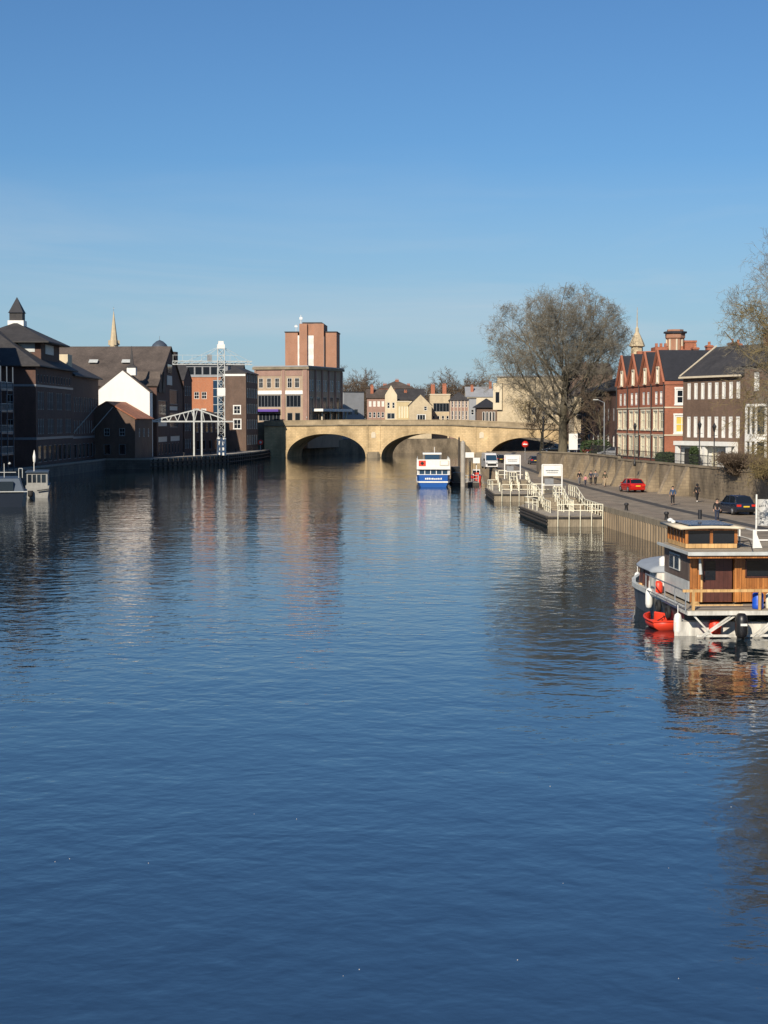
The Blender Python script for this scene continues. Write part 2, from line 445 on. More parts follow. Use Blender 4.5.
# thin high cirrus
tc = N(wn, 'ShaderNodeTexCoord'); mp = N(wn, 'ShaderNodeMapping'); mp.inputs['Scale'].default_value = (1.4, 1.4, 11)
mp.inputs['Rotation'].default_value = (0, R(4), 0)
wn.links.new(tc.outputs['Generated'], mp.inputs[0])
nz = N(wn, 'ShaderNodeTexNoise', Scale=2.3, Detail=5.0, Roughness=.6, Distortion=.4); wn.links.new(mp.outputs[0], nz.inputs['Vector'])
mr = N(wn, 'ShaderNodeMapRange'); mr.inputs[1].default_value = .48; mr.inputs[2].default_value = .78; mr.inputs[3].default_value = 0; mr.inputs[4].default_value = .55
wn.links.new(nz.outputs[0], mr.inputs[0])
sxyz = N(wn, 'ShaderNodeSeparateXYZ'); wn.links.new(tc.outputs['Generated'], sxyz.inputs[0])
mr2 = N(wn, 'ShaderNodeMapRange'); mr2.inputs[1].default_value = .04; mr2.inputs[2].default_value = .16; mr2.inputs[3].default_value = 1; mr2.inputs[4].default_value = 0
wn.links.new(sxyz.outputs[2], mr2.inputs[0])
mm = N(wn, 'ShaderNodeMath', operation='MULTIPLY'); wn.links.new(mr.outputs[0], mm.inputs[0]); wn.links.new(mr2.outputs[0], mm.inputs[1])
hs = N(wn, 'ShaderNodeHueSaturation'); hs.inputs['Saturation'].default_value = 1.0; hs.inputs['Value'].default_value = 1.0
tint = N(wn, 'ShaderNodeMix', data_type='RGBA', blend_type='MULTIPLY'); tint.inputs['Factor'].default_value = 1; tint.inputs['B'].default_value = (.44, .71, 1, 1)
wn.links.new(sky.outputs[0], tint.inputs['A']); wn.links.new(tint.outputs['Result'], hs.inputs['Color'])
mix = N(wn, 'ShaderNodeMix', data_type='RGBA'); mix.inputs['B'].default_value = (6.2, 7.1, 7.9, 1)
wn.links.new(mm.outputs[0], mix.inputs['Factor']); wn.links.new(hs.outputs[0], mix.inputs['A'])
hz = N(wn, 'ShaderNodeMapRange'); hz.inputs[1].default_value = 0; hz.inputs[2].default_value = .15; hz.inputs[3].default_value = .75; hz.inputs[4].default_value = 0
wn.links.new(sxyz.outputs[2], hz.inputs[0])
mix2 = N(wn, 'ShaderNodeMix', data_type='RGBA'); mix2.inputs['B'].default_value = (4.45, 5.8, 7.1, 1)
wn.links.new(hz.outputs[0], mix2.inputs['Factor']); wn.links.new(hs.outputs[0], mix2.inputs['A'])
wn.links.new(mix2.outputs['Result'], mix.inputs['A']); wn.links.new(mix.outputs['Result'], bg.inputs['Color']); bg.inputs['Strength'].default_value = .068
sl = bpy.data.lights.new('sun', 'SUN'); sl.energy = 4.4; sl.angle = R(.5); sl.color = (1.0, .89, .74)
so = bpy.data.objects.new('sun', sl); COL.objects.link(so)
sd = Vector((SUN_AZ[0], SUN_AZ[1], 0)).normalized()*math.cos(R(SUN_EL)) + Vector((0,0,math.sin(R(SUN_EL))))
so.rotation_euler = sd.to_track_quat('Z', 'Y').to_euler(); so.location = sd*300
scene.view_settings.view_transform = 'Standard'; scene.view_settings.look = 'None'
scene.view_settings.exposure = .38; scene.view_settings.gamma = 1
scene.cycles.max_bounces = 5; scene.cycles.caustics_reflective = False; scene.cycles.caustics_refractive = False

# ------------------------------------------------------------------ water
def mat_water():
    m, nt, b = new_mat('river_water')
    b.inputs['Base Color'].default_value = (.008, .016, .022, 1)
    b.inputs['Roughness'].default_value = .04; b.inputs['IOR'].default_value = 2.45
    b.inputs['Specular IOR Level'].default_value = .9
    tc = N(nt, 'ShaderNodeTexCoord')
    def layer(sx, sy, sc, det, rough, rot=0, dist=0.0):
        mp = N(nt, 'ShaderNodeMapping'); mp.inputs['Scale'].default_value = (sx, sy, 1); mp.inputs['Rotation'].default_value = (0,0,R(rot))
        nt.links.new(tc.outputs['Object'], mp.inputs[0])
        n = N(nt, 'ShaderNodeTexNoise', Scale=sc, Detail=det, Roughness=rough, Distortion=dist)
        nt.links.new(mp.outputs[0], n.inputs['Vector']); return n.outputs[0]
    def math_(op, a, bb):
        n = N(nt, 'ShaderNodeMath', operation=op)
        for i, q in enumerate((a, bb)):
            if isinstance(q, (int, float)): n.inputs[i].default_value = q
            else: nt.links.new(q, n.inputs[i])
        return n.outputs[0]
    big = layer(.35, 1.0, .16, 2, .5, 8)
    a = layer(1.15, 1.0, .85, 2, .45, 10, .3)
    c = layer(1.0, 1.0, 2.3, 2, .5, -14, .2)
    f = layer(.8, 1.0, 7.5, 2, .5, 5)
    h = math_('ADD', math_('MULTIPLY', a, .030), math_('ADD', math_('MULTIPLY', c, .0105), math_('MULTIPLY', f, .0012)))
    md = layer(1.0, 1.0, .42, 2, .5, 25)
    patch = layer(.5, 1.0, .035, 3, .6, 20)
    mr = N(nt, 'ShaderNodeMapRange'); mr.inputs[1].default_value = .35; mr.inputs[2].default_value = .65; mr.inputs[3].default_value = .55; mr.inputs[4].default_value = 1.35
    nt.links.new(patch, mr.inputs[0])
    h = math_('MULTIPLY', h, mr.outputs[0]); h = math_('ADD', h, math_('ADD', math_('MULTIPLY', big, .04), math_('MULTIPLY', md, .030)))
    bp = N(nt, 'ShaderNodeBump', Strength=1.0, Distance=1.0)
    nt.links.new(h, bp.inputs['Height']); nt.links.new(bp.outputs[0], b.inputs['Normal'])
    return m
w = MB(); w.add([(-3000,-300,0),(3000,-300,0),(3000,3500,0),(-3000,3500,0)], [(0,1,2,3)])
struct('river', w, mat_water())

# ------------------------------------------------------------------ land
def land(name, poly, z1, topm, sidem, z0=-3):
    n = len(poly); mb = MB()
    v = [(x,y,z0) for x,y in poly] + [(x,y,z1) for x,y in poly]
    mb.add(v, [tuple(range(n, 2*n))]); mb.mi = 1
    mb.add(v, [(i,(i+1)%n,n+(i+1)%n,n+i) for i in range(n)])
    return struct(name, mb, [M[topm], M[sidem]])
LQ = [(-58,-50),(-58,150),(-56,250),(-55,283),(-53.5,318),(-53.5,327),(-45,327),(-39.5,345),(-33.5,366),(-30.5,395),(-29.3,414),(-29,431)]
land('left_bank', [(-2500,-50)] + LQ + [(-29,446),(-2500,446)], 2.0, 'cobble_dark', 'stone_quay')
land('far_left_bank', [(-2500,446.2),(-28,446.2),(-14,470),(-2,486),(26,500),(60,520),(200,600),(2500,1900),(2500,3400),(-2500,3400)], 4.0, 'cobble_dark', 'stone_wall')
RQ = [(24.5,-50),(24,60),(23,100),(21.6,125),(19.8,151),(19,170),(18,200),(17.2,240),(17.5,290),(20,350),(26,410),(24.8,440),(24.8,480),(60,500),(120,530),(420,680)]
land('right_bank', RQ + [(2500,1700),(2500,-50)][::1], 1.7, 'paving', 'sheet_pile')
WALL = [(38,40),(36,120),(34.4,152),(32,172),(30.1,189),(28.4,203),(27.2,222),(22.4,237)]
land('upper_street', WALL + [(23.5,262),(30,310),(38,360),(48,398),(2500,398),(2500,40)], 4.35, 'asphalt', 'stone_wall', z0=1.5)
# the street level climbs to the bridge head
land('bridge_approach', [(47.5,402),(2500,402),(2500,424),(47.5,424)], 7.4, 'asphalt', 'stone_dark', z0=1.5)
land('bridge_approach_left', [(-2500,436),(-29,436),(-29.5,450),(-2500,450)], 8.9, 'asphalt', 'stone_dark', z0=1.5)
# quay coping kerb, roadway and gutter on the right quay
def strip(name, line, off0, off1, z0, z1, mat):
    mb = MB(); pts = [Vector(p) for p in line]; L = []; 
    for i, p in enumerate(pts):
        d = (pts[min(i+1,len(pts)-1)] - pts[max(i-1,0)]).normalized(); nrm = Vector((d.y, -d.x)); L.append((p+nrm*off0, p+nrm*off1))
    for i in range(len(L)-1):
        a, b = L[i]; c, d = L[i+1]
        v = [(a.x,a.y,z0),(b.x,b.y,z0),(d.x,d.y,z0),(c.x,c.y,z0),(a.x,a.y,z1),(b.x,b.y,z1),(d.x,d.y,z1),(c.x,c.y,z1)]
        fs = [(4,5,6,7),(0,1,5,4),(2,3,7,6)]
        if i == 0: fs.append((3,0,4,7))
        fs += [(1,2,6,5),(3,0,4,7)] if i else [(1,2,6,5)]
        mb.add(v, fs)
    return struct(name, mb, M[mat])
strip('quay_coping', RQ[:12], -.12, .45, 1.35, 1.80, 'timber_grey')
strip('quay_road', RQ[1:12], 2.6, 6.8, 1.66, 1.704, 'quay_tarmac')
strip('quay_gutter', RQ[1:12], 5.0, 6.0, 1.69, 1.708, 'cobble_dark')
strip('left_quay_coping', LQ, -.1, .0, 1.75, 2.10, 'kerb') if False else strip('left_quay_coping', LQ, -.6, .12, 1.80, 2.12, 'kerb')
# sheet-pile ribs of the right quay wall
mb = MB()
for i in range(2, 9):
    a, b = Vector(RQ[i]), Vector(RQ[i+1]); L = (b-a).length; d = (b-a)/L; nrm = Vector((-d.y, d.x)); k = int(L/.9)
    for j in range(k):
        p = a + d*(j+.5)*L/k
        mb.cbox(p.x+nrm.x*.08, p.y+nrm.y*.08, .3, .42, .2, 2.1, rz=math.atan2(d.y, d.x))
struct('quay_piling', mb, M['sheet_pile'])
# timber fender line of the jetty
mb = MB()
for i in range(6, 11):
    a, b = Vector(LQ[i]), Vector(LQ[i+1]); L = (b-a).length; d = (b-a)/L; nrm = Vector((d.y, -d.x)); k = max(1, int(L/2.2))
    for j in range(k):
        p = a + d*(j+.5)*L/k
        mb.cbox(p.x+nrm.x*.12, p.y+nrm.y*.12, .5, .3, .3, 3.0, rz=math.atan2(d.y, d.x))
    for z in (.5, 1.3):
        q = a + nrm*.28; r = b + nrm*.28; mb.bar((q.x,q.y,z), (r.x,r.y,z), .2)
jf = mb.build('jetty_fender', M['timber_dark']); tag(jf, 'dark timber fender piles and rails lining the front of the stone jetty under the crane', 'jetty fender')
strip('jetty_paving', LQ[6:], -4.2, -.62, 1.99, 2.012, 'concrete')  # paler colour imitates sunlight on the shaded jetty top

# retaining wall of the upper street with buttresses, coping and iron railing
root = empty('retaining_wall', 'long buttressed stone retaining wall behind the right quay, carrying an iron railing', 'wall', (0,0,0))
mb = MB(); cp = MB(); bt = MB(); rail = MB()
for i in range(len(WALL)-1):
    a, b = Vector(WALL[i]), Vector(WALL[i+1]); L = (b-a).length; d = (b-a)/L; nl = Vector((-d.y, d.x)); rz = math.atan2(d.y, d.x)
    za = 4.75 if i < 5 else 5.0
    c = (a+b)/2 + nl*.2
    mb.cbox(c.x, c.y, (1.5+za)/2, L+.3, .5, za-1.5, rz=rz)
    cp.cbox(c.x, c.y, za+.08, L+.3, .66, .2, rz=rz)
    if i >= 3:
        k = max(2, int(L/4.6))
        for j in range(k):
            p = a + d*(j+.5)*L/k
            q = [(-.0,0),(1.5,0),(.15,3.0),(0,3.0)]
            v = []
            for s in (-.55, .55):
                for (o, z) in q: v.append((p.x+nl.x*(.42+o)+d.x*s, p.y+nl.y*(.42+o)+d.y*s, 1.7+z))
            bt.add(v, [(0,1,2,3),(7,6,5,4),(0,4,5,1),(1,5,6,2),(2,6,7,3),(3,7,4,0)])
    if i < 6:
        z0 = za+.18
        for z in (.25, 1.0): rail.bar((a.x+nl.x*.2,a.y+nl.y*.2,z0+z), (b.x+nl.x*.2,b.y+nl.y*.2,z0+z), .05)
        k = int(L/.35)
        for j in range(k+1):
            p = a + d*L*j/k + nl*.2; rail.tube((p.x,p.y,z0), (p.x,p.y,z0+1.1), .02, n=4, caps=False)
mb.build('wall', M['stone_wall'], root); cp.build('coping', M['stone_dark'], root); bt.build('buttresses', M['stone_wall'], root); rail.build('railing', M['black_iron'], root)

# ------------------------------------------------------------------ the stone bridge
BA = -math.atan(.2)
def bz(x): return -max(0, x-6)*.042 - max(0, -x-20)*.012
ARCH = [(-25.8, 10.2, 6.0), (0, 11.6, 6.1), (25.6, 9.8, 5.2)]
def under(x):
    for c, hw, rise in ARCH:
        t = (x-c)/hw
        if abs(t) < 1: return .2 + (rise-.2)*math.sqrt(max(0, 1-abs(t)**2.15))
    return -2.5
broot = empty('stone_bridge', 'three-arched sandstone road bridge crossing the whole river', 'bridge', (10.7,425,0), BA)
xs = set()
for c, hw, r_ in ARCH:
    for i in range(41): xs.add(round(c-hw*math.cos(math.pi*i/40), 4))
for x in range(-42, 52, 2): xs.add(float(x))
xs.add(-42); xs = sorted(xs); DW = 15.0
mb = MB()
for i in range(len(xs)-1):
    a, b = xs[i], xs[i+1]; inside = under((a+b)/2) > -1
    ua = under(a+1e-6) if inside else -2.5; ub = under(b-1e-6) if inside else -2.5
    if inside: ua = max(ua, .2); ub = max(ub, .2)
    ta, tb = 8.15+bz(a), 8.15+bz(b)
    for y in (0, DW): mb.add([(a,y,ua),(b,y,ub),(b,y,tb),(a,y,ta)], [(0,1,2,3)])
    if inside: mb.add([(a,0,ua),(b,0,ub),(b,DW,ub),(a,DW,ua)], [(0,1,2,3)])
    mb.add([(a,0,ta),(b,0,tb),(b,DW,tb),(a,DW,ta)], [(0,1,2,3)])
for c, hw, r_ in ARCH:
    for s in (-1, 1): mb.add([(c+s*hw,0,-2.5),(c+s*hw,DW,-2.5),(c+s*hw,DW,.2),(c+s*hw,0,.2)], [(0,1,2,3)])
mb.build('spandrel', M['stone_sand'], broot, recalc=False)
for c, hw, r_ in ARCH:
    mb = MB(); n = 48; P = []
    for i in range(n+1):
        t = -math.cos(math.pi*i/n); x = c+hw*t; z = .2+(r_-.2)*math.sqrt(max(0,1-abs(t)**2.15))
        P.append((x, z, x+ t*.7, z+.75*math.sqrt(max(0,1-abs(t)**2.15))))
    for i in range(n):
        p, q = P[i], P[i+1]
        v = [(p[0],-.14,p[1]),(q[0],-.14,q[1]),(q[2],-.14,q[3]),(p[2],-.14,p[3]),(p[0],.1,p[1]),(q[0],.1,q[1]),(q[2],.1,q[3]),(p[2],.1,p[3])]
        mb.add(v, [(0,1,2,3),(0,4,5,1),(3,2,6,7)])
    mb.build('arch_ring', M['stone_trim'] if False else M['stone_sand'], broot)
mb = MB(); pm = MB(); dk = MB(); mb2 = MB(); pm2 = MB()
for i in range(-42, 50, 2):
    za, zb = bz(i), bz(i+2)
    for y, s in ((-.35, 1), (DW-.1, 1)):
        (mb if y < 1 else mb2).add([(i,y,8.15+za),(i+2,y,8.15+zb),(i+2,y+.5,8.15+zb),(i,y+.5,8.15+za),(i,y,8.42+za),(i+2,y,8.42+zb),(i+2,y+.5,8.42+zb),(i,y+.5,8.42+za)],
               [(3,2,1,0),(4,5,6,7),(0,1,5,4),(2,3,7,6),(1,2,6,5),(3,0,4,7)])
    for y in (-.12, DW-.4):
        pq = pm if y < 1 else pm2
        pq.add([(i,y,8.42+za),(i+2,y,8.42+zb),(i+2,y+.4,8.42+zb),(i,y+.4,8.42+za),(i,y,9.42+za),(i+2,y,9.42+zb),(i+2,y+.4,9.42+zb),(i,y+.4,9.42+za)],
               [(3,2,1,0),(4,5,6,7),(0,1,5,4),(2,3,7,6),(1,2,6,5),(3,0,4,7)])
        pq.add([(i,y-.08,9.43+za),(i+2,y-.08,9.43+zb),(i+2,y+.48,9.43+zb),(i,y+.48,9.43+za),(i,y-.08,9.6+za),(i+2,y-.08,9.6+zb),(i+2,y+.48,9.6+zb),(i,y+.48,9.6+za)],
               [(3,2,1,0),(4,5,6,7),(0,1,5,4),(2,3,7,6),(1,2,6,5),(3,0,4,7)])
    dk.add([(i,.3,8.45+za),(i+2,.3,8.45+zb),(i+2,DW-.4,8.45+zb),(i,DW-.4,8.45+za)], [(0,1,2,3)])
mb.build('string_course', M['stone_dark'], broot); pm.build('parapet', M['stone_parapet'], broot); mb2.build('string_course', M['stone_dark'], broot); pm2.build('parapet', M['stone_parapet'], broot); dk.build('roadway', M['asphalt'], broot)
for x in (-37.6, -13.6, 13.8, 37.4):       # pilasters and cutwaters at the piers
    p = MB(); w2 = .45
    for s in ((-1.6, 1.6) if abs(x) < 20 else (0,)): p.box(x+s-w2/2, x+s+w2/2, -.16, .1, .0, 8.14+bz(x+s)-.02)
    p.build('pilaster', M['stone_sand'], broot)
    if abs(x) < 20:
        q = MB(); q.prism([(x-1.9,-.02),(x-1.2,-1.0),(x,-1.4),(x+1.2,-1.0),(x+1.9,-.02)], -2, 1.1); q.prism([(x-1.7,-.02),(x-1.0,-.75),(x,-1.05),(x+1.0,-.75),(x+1.7,-.02)], 1.1, 1.5)
        q.build('cutwater', M['stone_dark'], broot)
# round niche plaques over the pier
for x in (13.8, -13.6):
    q = MB(); q.prism([(x-.55,5.0),(x+.55,5.0),(x+.55,6.2),(x+.3,6.5),(x-.3,6.5),(x-.55,6.2)], -.1, .05, 'y'); q.build('plaque', M['stone_trim'], broot)
def bridge_pt(lx, ly, z):
    c, s = math.cos(BA), math.sin(BA); return (10.7+c*lx-s*ly, 425+s*lx+c*ly, z)
for k, lx in enumerate((-31, -12, 9, 30)):
    o = empty('street_lamp', ['thin grey lamp standard at the left end of the stone bridge','thin grey lamp standard over the left pier of the stone bridge','thin grey lamp standard over the middle arch of the stone bridge','thin grey lamp standard over the right arch of the stone bridge'][k], 'street lamp', bridge_pt(lx, .5, 8.45+bz(lx)), 0, 'lamp standards on the bridge')
    a = MB(); a.tube((0,0,0),(0,0,1.6),.05,.035,n=6); a.build('post', M['grey'], o)
    a = MB(); a.lathe([(.05,0),(.14,.25),(.09,.38),(.02,.44)], 8, (0,0,1.6)); a.build('lamp_head', M['grey_white'], o)

# foam flecks drifting close to the camera
rng = random.Random(77); m_ = MB()
for i in range(16):
    Y = rng.uniform(27, 44); x = rng.uniform(-9, 9); r_ = rng.uniform(.006,.014)
    m_.lathe([(r_,0.0),(r_*.6,r_*.5)], 7, (x, Y, .004), sx=rng.uniform(.8,1.5))
tag(m_.build('foam_flecks', M['white']), 'tiny white foam flecks drifting on the water in the foreground', 'foam', kind='stuff')

w_ = MB(); w_.box(26.5, 47, 442.5, 443.1, 1.5, 6.9); struct('arch_shade_wall', w_, M['stone_quay'])  # dark wall added to imitate the shade seen through the right arch
# ------------------------------------------------------------------ left bank buildings
gw = 'grey_white'
def rows(*args): 
    out = []
    for a in args: out += a
    return out
building('boat_shading_block', 'unseen long dark brick block added beyond the left edge to shade the moored boats', 'building', (-62,118), (-61,204), 15, 2.0, 25.0, 'brick_dark', {'k':'flat','m':'slate'}, {'f': rows(*[row(1,85,20, 2+3.2*k, 1.4, 1.9, 'sash', gw) for k in range(7)]), 'r': rows(*[row(1,14,4, 2+3.2*k, 1.3, 1.8, 'sash', gw) for k in range(7)])})  # unseen block, added to cast shade over the boats at the left
# balconied block cut by the frame
bw = {'f': rows(*[row(22,36,4, 2.5+3.1*k, 1.3, 1.9, 'sash', gw) for k in range(5)]), 'r': rows(*[row(0,12,4, 2.5+3.1*k, 1.2, 1.7, 'sash', gw) for k in range(5)])}
b, W = building('apartment_block', 'dark brick apartment block with blue-grey steel balconies at the left edge', 'building', (-57.2,214), (-56.6,250), 14, 2.0, 16.0, 'brick_dark', {'k':'flat','m':'slate'}, bw)
for k in range(4):
    p = MB(); z = 2.6+3.1*k
    p.box(28, 35.6, -2.3, -.0, z-.18, z); bl = p.build('balcony', M['bluegrey'], b)
    r_ = MB()
    for zz in (.1, 1.05): r_.bar((28,-2.25,z+zz),(35.6,-2.25,z+zz),.06); r_.bar((35.57,-2.25,z+zz),(35.57,0,z+zz),.06)
    for i in range(20): r_.bar((28+i*.4,-2.25,z),(28+i*.4,-2.25,z+1.05),.03)
    r_.build('railing', M['grey_white'], bl)
p = MB()
for x in (28.1, 31.8, 35.5): p.bar((x,-2.3,0),(x,-2.3,15.2),.14)
p.build('balcony_posts', M['bluegrey'], b)
building('facade_shading_block', 'unseen tall dark brick block added beyond the left edge to shade the turreted block', 'building', (-66.5,222), (-66,262), 26, 2.0, 28.5, 'brick_dark', {'k':'flat','m':'slate'}, {'f': rows(*[row(1,38,10, 2+3.2*k, 1.3, 1.8, 'sash', gw) for k in range(8)]), 'l': rows(*[row(1,25,6, 2+3.2*k, 1.3, 1.8, 'sash', gw) for k in range(8)]), 'r': rows(*[row(1,25,6, 2+3.2*k, 1.3, 1.8, 'sash', gw) for k in range(8)])})  # out of view, added so its shadow darkens the turreted block's end wall
# brick riverside block with cupola
w1 = []
for zr, hh in ((9.2, 2.9), (5.2, 2.5)):
    for i in range(4):
        c = 4 + i*8
        for dx in (-1.9, -.6, .7, 2.0): w1 += row(c+dx-.5, c+dx+.5, 1, zr, .75, hh, 'sash', gw, 'glass', None)
w1 += row(1, 31, 7, .6, 2.9, 2.7, 'plain', 'grey', 'glass')
w1 += row(1, 31, 12, 13.6, .9, 1.3, 'plain', 'grey', 'glass')
b, W = building('riverside_block', 'dark brick riverside block with hipped slate roofs and a pyramid-capped turret', 'building', (-56,274), (-56,306.5), 17, 2.0, 16.3, 'brick_dark', {'k':'hip','m':'slate','rise':6.2,'ov':.9,'inset':8.5}, {'f': w1, 'l': rows(row(1,12,4,13.4,1.7,2.2,'plain',gw), row(2,15,3,9.2,1.2,2.4,'sash',gw), row(2,15,3,5.2,1.2,2.4,'sash',gw))}, bands=[(12.9,.35,'grey',.06),(4.3,.4,'grey',.06)])
u = MB(); u.box(9.5, 25.5, 1.0, 12.2, 17, 20.6); up = u.build('upper_storey', M['brick_dark'], b)
u = MB(); u.box(13,20,.92,1.05,18.6,20.2); u.box(9.4,9.52,2,10,18.8,20.2); u.build('window', M['grey_white'], up)
r2 = roof_mesh('hip', 16, 11.2, 0, 3.6, 1.6, .2, 8.6)
ro = r2.build('roof', M['slate'], b, (9.5, 1.0, 20.5))
q = MB(); q.box(-1.35,1.35,-1.35,1.35,-.6,.5); q.build('turret_base', M['white'], ro, (8,5.6,3.4))
q = MB(); q.box(-1.1,1.1,-1.1,1.1,.5,1.8); tq = q.build('turret', M['slate'], ro, (8,5.6,3.4))
q = MB(); q.lathe([(1.85,1.8),(1.7,1.9),(.05,4.5)], 4, smooth=False, rot=R(45)); q.build('turret_roof', M['slate_dark'], tq)
# second block
w2 = []
for zr, hh in ((9.0, 2.7), (5.0, 2.4)):
    w2 += row(1, 27, 10, zr, .8, hh, 'sash', gw)
w2 += row(1, 27, 6, .5, 2.6, 2.6, 'plain', 'grey')
b, W = building('brick_warehouse', 'dark brick block with two slanting flagpoles between the turreted block and the white gable', 'building', (-56.3,307.5), (-56.3,336), 15, 2.0, 15.6, 'brick_dark', {'k':'hip','m':'slate','rise':4.8,'ov':.8}, {'f': w2}, bands=[(4.1,.4,'grey',.06)])
q = MB(); q.box(-.6, 3.5, .6, 4.2, 14, 19.3); q.build('stair_tower', M['render_cream'], b)
for y in (1.0, 19.5):
    q = MB(); q.tube((y,-.05,5.2),(y+1.5,-4.0,10.0),.09,.06,n=6); q.build('flagpole', M['grey_white'], b)
# low building with orange tiles
building('low_brick_building', 'low brown brick building with orange pantile roof in front of the white gable', 'building', (-59.3,331), (-48.3,330.1), 15.4, 2.0, 7.8, 'brick_brown', {'k':'gable_y','m':'tile_orange','rise':3.2,'ov':.3},
   {'f': rows(row(1,10,3,4.4,1.1,1.5,'sash',gw), row(1,10,3,.8,1.3,2.0,'plain','grey')), 'r': row(2,14,3,4.2,1.1,1.6,'sash','white')})
# white gable
b, W = building('white_gabled_building', 'white rendered gable end with a small roof ventilator, brightest wall on the left bank', 'building', (-58.6,346), (-47.6,346), 4.5, 2.0, 13.2, 'render_white', {'k':'gable_y','m':'tile_brown','rise':4.4,'ov':.12}, {})
q = MB(); q.box(-.9,.9,-.9,.9,0,1.6); v_ = q.build('ventilator', M['white'], b, (7.1,2.2,16.6))
q = MB(); q.lathe([(1.5,1.6),(.5,2.2),(.35,3.6),(.05,6.0)], 4, smooth=False, rot=R(45)); q.build('ventilator_roof', M['slate'], v_)
# warehouse with huge roof
wf = rows([(15.5,14.6,10.5,2.3,'mull',gw,'blindw',None,'window')], row(15.5,26,1,10.9,10.4,3.2,'mull','grey'), row(15.5,26,1,9.6,10.2,.9,'mull',gw,'blindw'),
          row(15.5,26,1,5.9,10.2,3.2,'mull','grey'), row(1.5,12.5,1,6.2,10.5,1.2,'mull',gw,'blindw'), row(1.5,12.5,1,2.9,10.5,1.1,'mull',gw,'blindw'),
          row(1.5,12.5,1,8,10.2,3.6,'mull','grey'), row(16,29,1,2.9,12,1.1,'mull',gw,'blindw'), row(1,29,7,.3,1.6,2.2,'plain','grey'))
b, W = building('old_warehouse', 'big warehouse with broad brown tiled roof whose gable faces the river behind the white gable', 'building', (-46.9,351.5), (-45.4,384), 46, 2.0, 14.6, 'brick_dark', {'k':'gable_y','m':'tile_brown','rise':8.6,'ov':.35}, {'f': [o for o in wf if o[1]+o[3] < 14.5]})
q = MB(); q.box(12.2,18.2,-.12,.05,15.0,17.0); q.build('gable_panel', M['grey_white'], b)
q = MB(); q.box(12.4,18.0,-.16,-.10,17.6,19.4); q.build('gable_window', M['glass'], b)
for u0 in (1.2, 5.6):
    q = MB(); q.add([(u0,-.25,13.2),(u0+4,-.25,13.2),(u0+2,-.25,17.6),(u0,6,13.2),(u0+4,6,13.2),(u0+2,6,17.6)], [(0,1,2),(3,5,4),(0,2,5,3),(1,4,5,2),(0,3,4,1)]); q.build('dormer', M['tile_brown'], b)
q = MB()
for (u, d_) in ((.29,8),(.29,26),(.29,15)):
    x = 30*u; z = 14.6+8.6*u*2+.35; s = 8.6/15; q.cbox(x, d_, z, 1.3, 1.9, .12, ry=-math.atan(s))
q.build('roof_light', M['grey_white'], b)
building('narrow_brick_house', 'narrow dark brick house squeezed between the old warehouse and the orange block', 'building', (-45.2,384.6), (-44.3,393), 14, 2.0, 16.4, 'brick_dark', {'k':'gable_y','m':'slate','rise':3.0,'ov':.1}, {'f': rows(*[row(.8,7.6,3,1+4*k,1.2,2.2,'sash',gw) for k in range(4)])})
building('low_dark_shed', 'low dark brick riverside building under the gantry crane arm', 'building', (-44.1,393.6), (-39.0,408), 5, 2.0, 8.6, 'brick_dark', {'k':'mono','m':'slate','rise':1.2,'ov':.2}, {'f': rows(row(1,14,5,4.6,1.3,2.2,'sash',gw), row(1,14,4,.6,1.6,2.2,'plain','grey'))})
b, W = building('orange_brick_block', 'bright orange brick block with glazed stair strip behind the white crane', 'building', (X(188,412.5),412.5), (-39.5,412.5), 13, 2.0, 17.9, 'brick_orange', {'k':'flat','m':'roof_grey','ov':.15},
   {'f': rows([(1.6,12.6,1.2,1.7,'sash','white','glass',None,'window'), (3.4,12.6,1.2,1.7,'sash','white','glass',None,'window'), (1.6,8.6,1.2,1.7,'sash','white','glass',None,'window'),(3.3,8.6,1.2,1.7,'sash','white','blindw',None,'window')])})
q = MB(); q.box(6.2,8.4,-.1,6,0,17.2); gl = q.build('stair_glazing', M['glass_blue'], b)
q = MB(); 
for k in range(9): q.box(6.18,8.42,-.14,-.105,1.4+k*1.95,1.52+k*1.95)
q.build('transoms', M['grey_white'], gl)
q = MB(); q.box(-.6,9.5,3,11,18.25,20.9); ph = q.build('penthouse', M['grey'], b)
q = MB()
for k in range(5): q.box(-.3+k*1.9,1.2+k*1.9,2.93,3.02,18.6,20.4)
q.build('window', M['glass'], ph)
q = MB(); q.box(-1,10,2.5,11.5,20.92,21.2); q.build('penthouse_roof', M['slate'], ph)
building('slate_roofed_block', 'dark slate roof and attic rising behind the crane arm', 'building', (-52,424), (-35.5,424), 12, 2.0, 18.6, 'brick_terrace', {'k':'gable_x','m':'slate','rise':3.0,'ov':.3}, {'f': row(1,15,5,13,1.1,1.8,'sash',gw)})
wr = rows(*[row(.6,16.4,5,1.6+3.8*k,1.15,2.0,'sash','white','glass','stone_trim') for k in range(5)])
b, W = building('corner_warehouse', 'tall brown brick corner building with white cornice, nearest the bridge on the left quay', 'building', (-33.3,411), (-31.7,428), 5.6, 2.0, 18.9, 'brick_brown', {'k':'hip','m':'slate','rise':1.4,'ov':.25},
   {'f': wr, 'l': rows([(2.6,5.4,1.7,2.2,'sash','white','glass','white','window'),(2.6,9.0,1.6,1.9,'sash','white','glass','white','window')])})
q = MB(); q.box(-.12,0-.003,.1,5.5,18.1,18.6); q.build('cornice', M['white'], b)
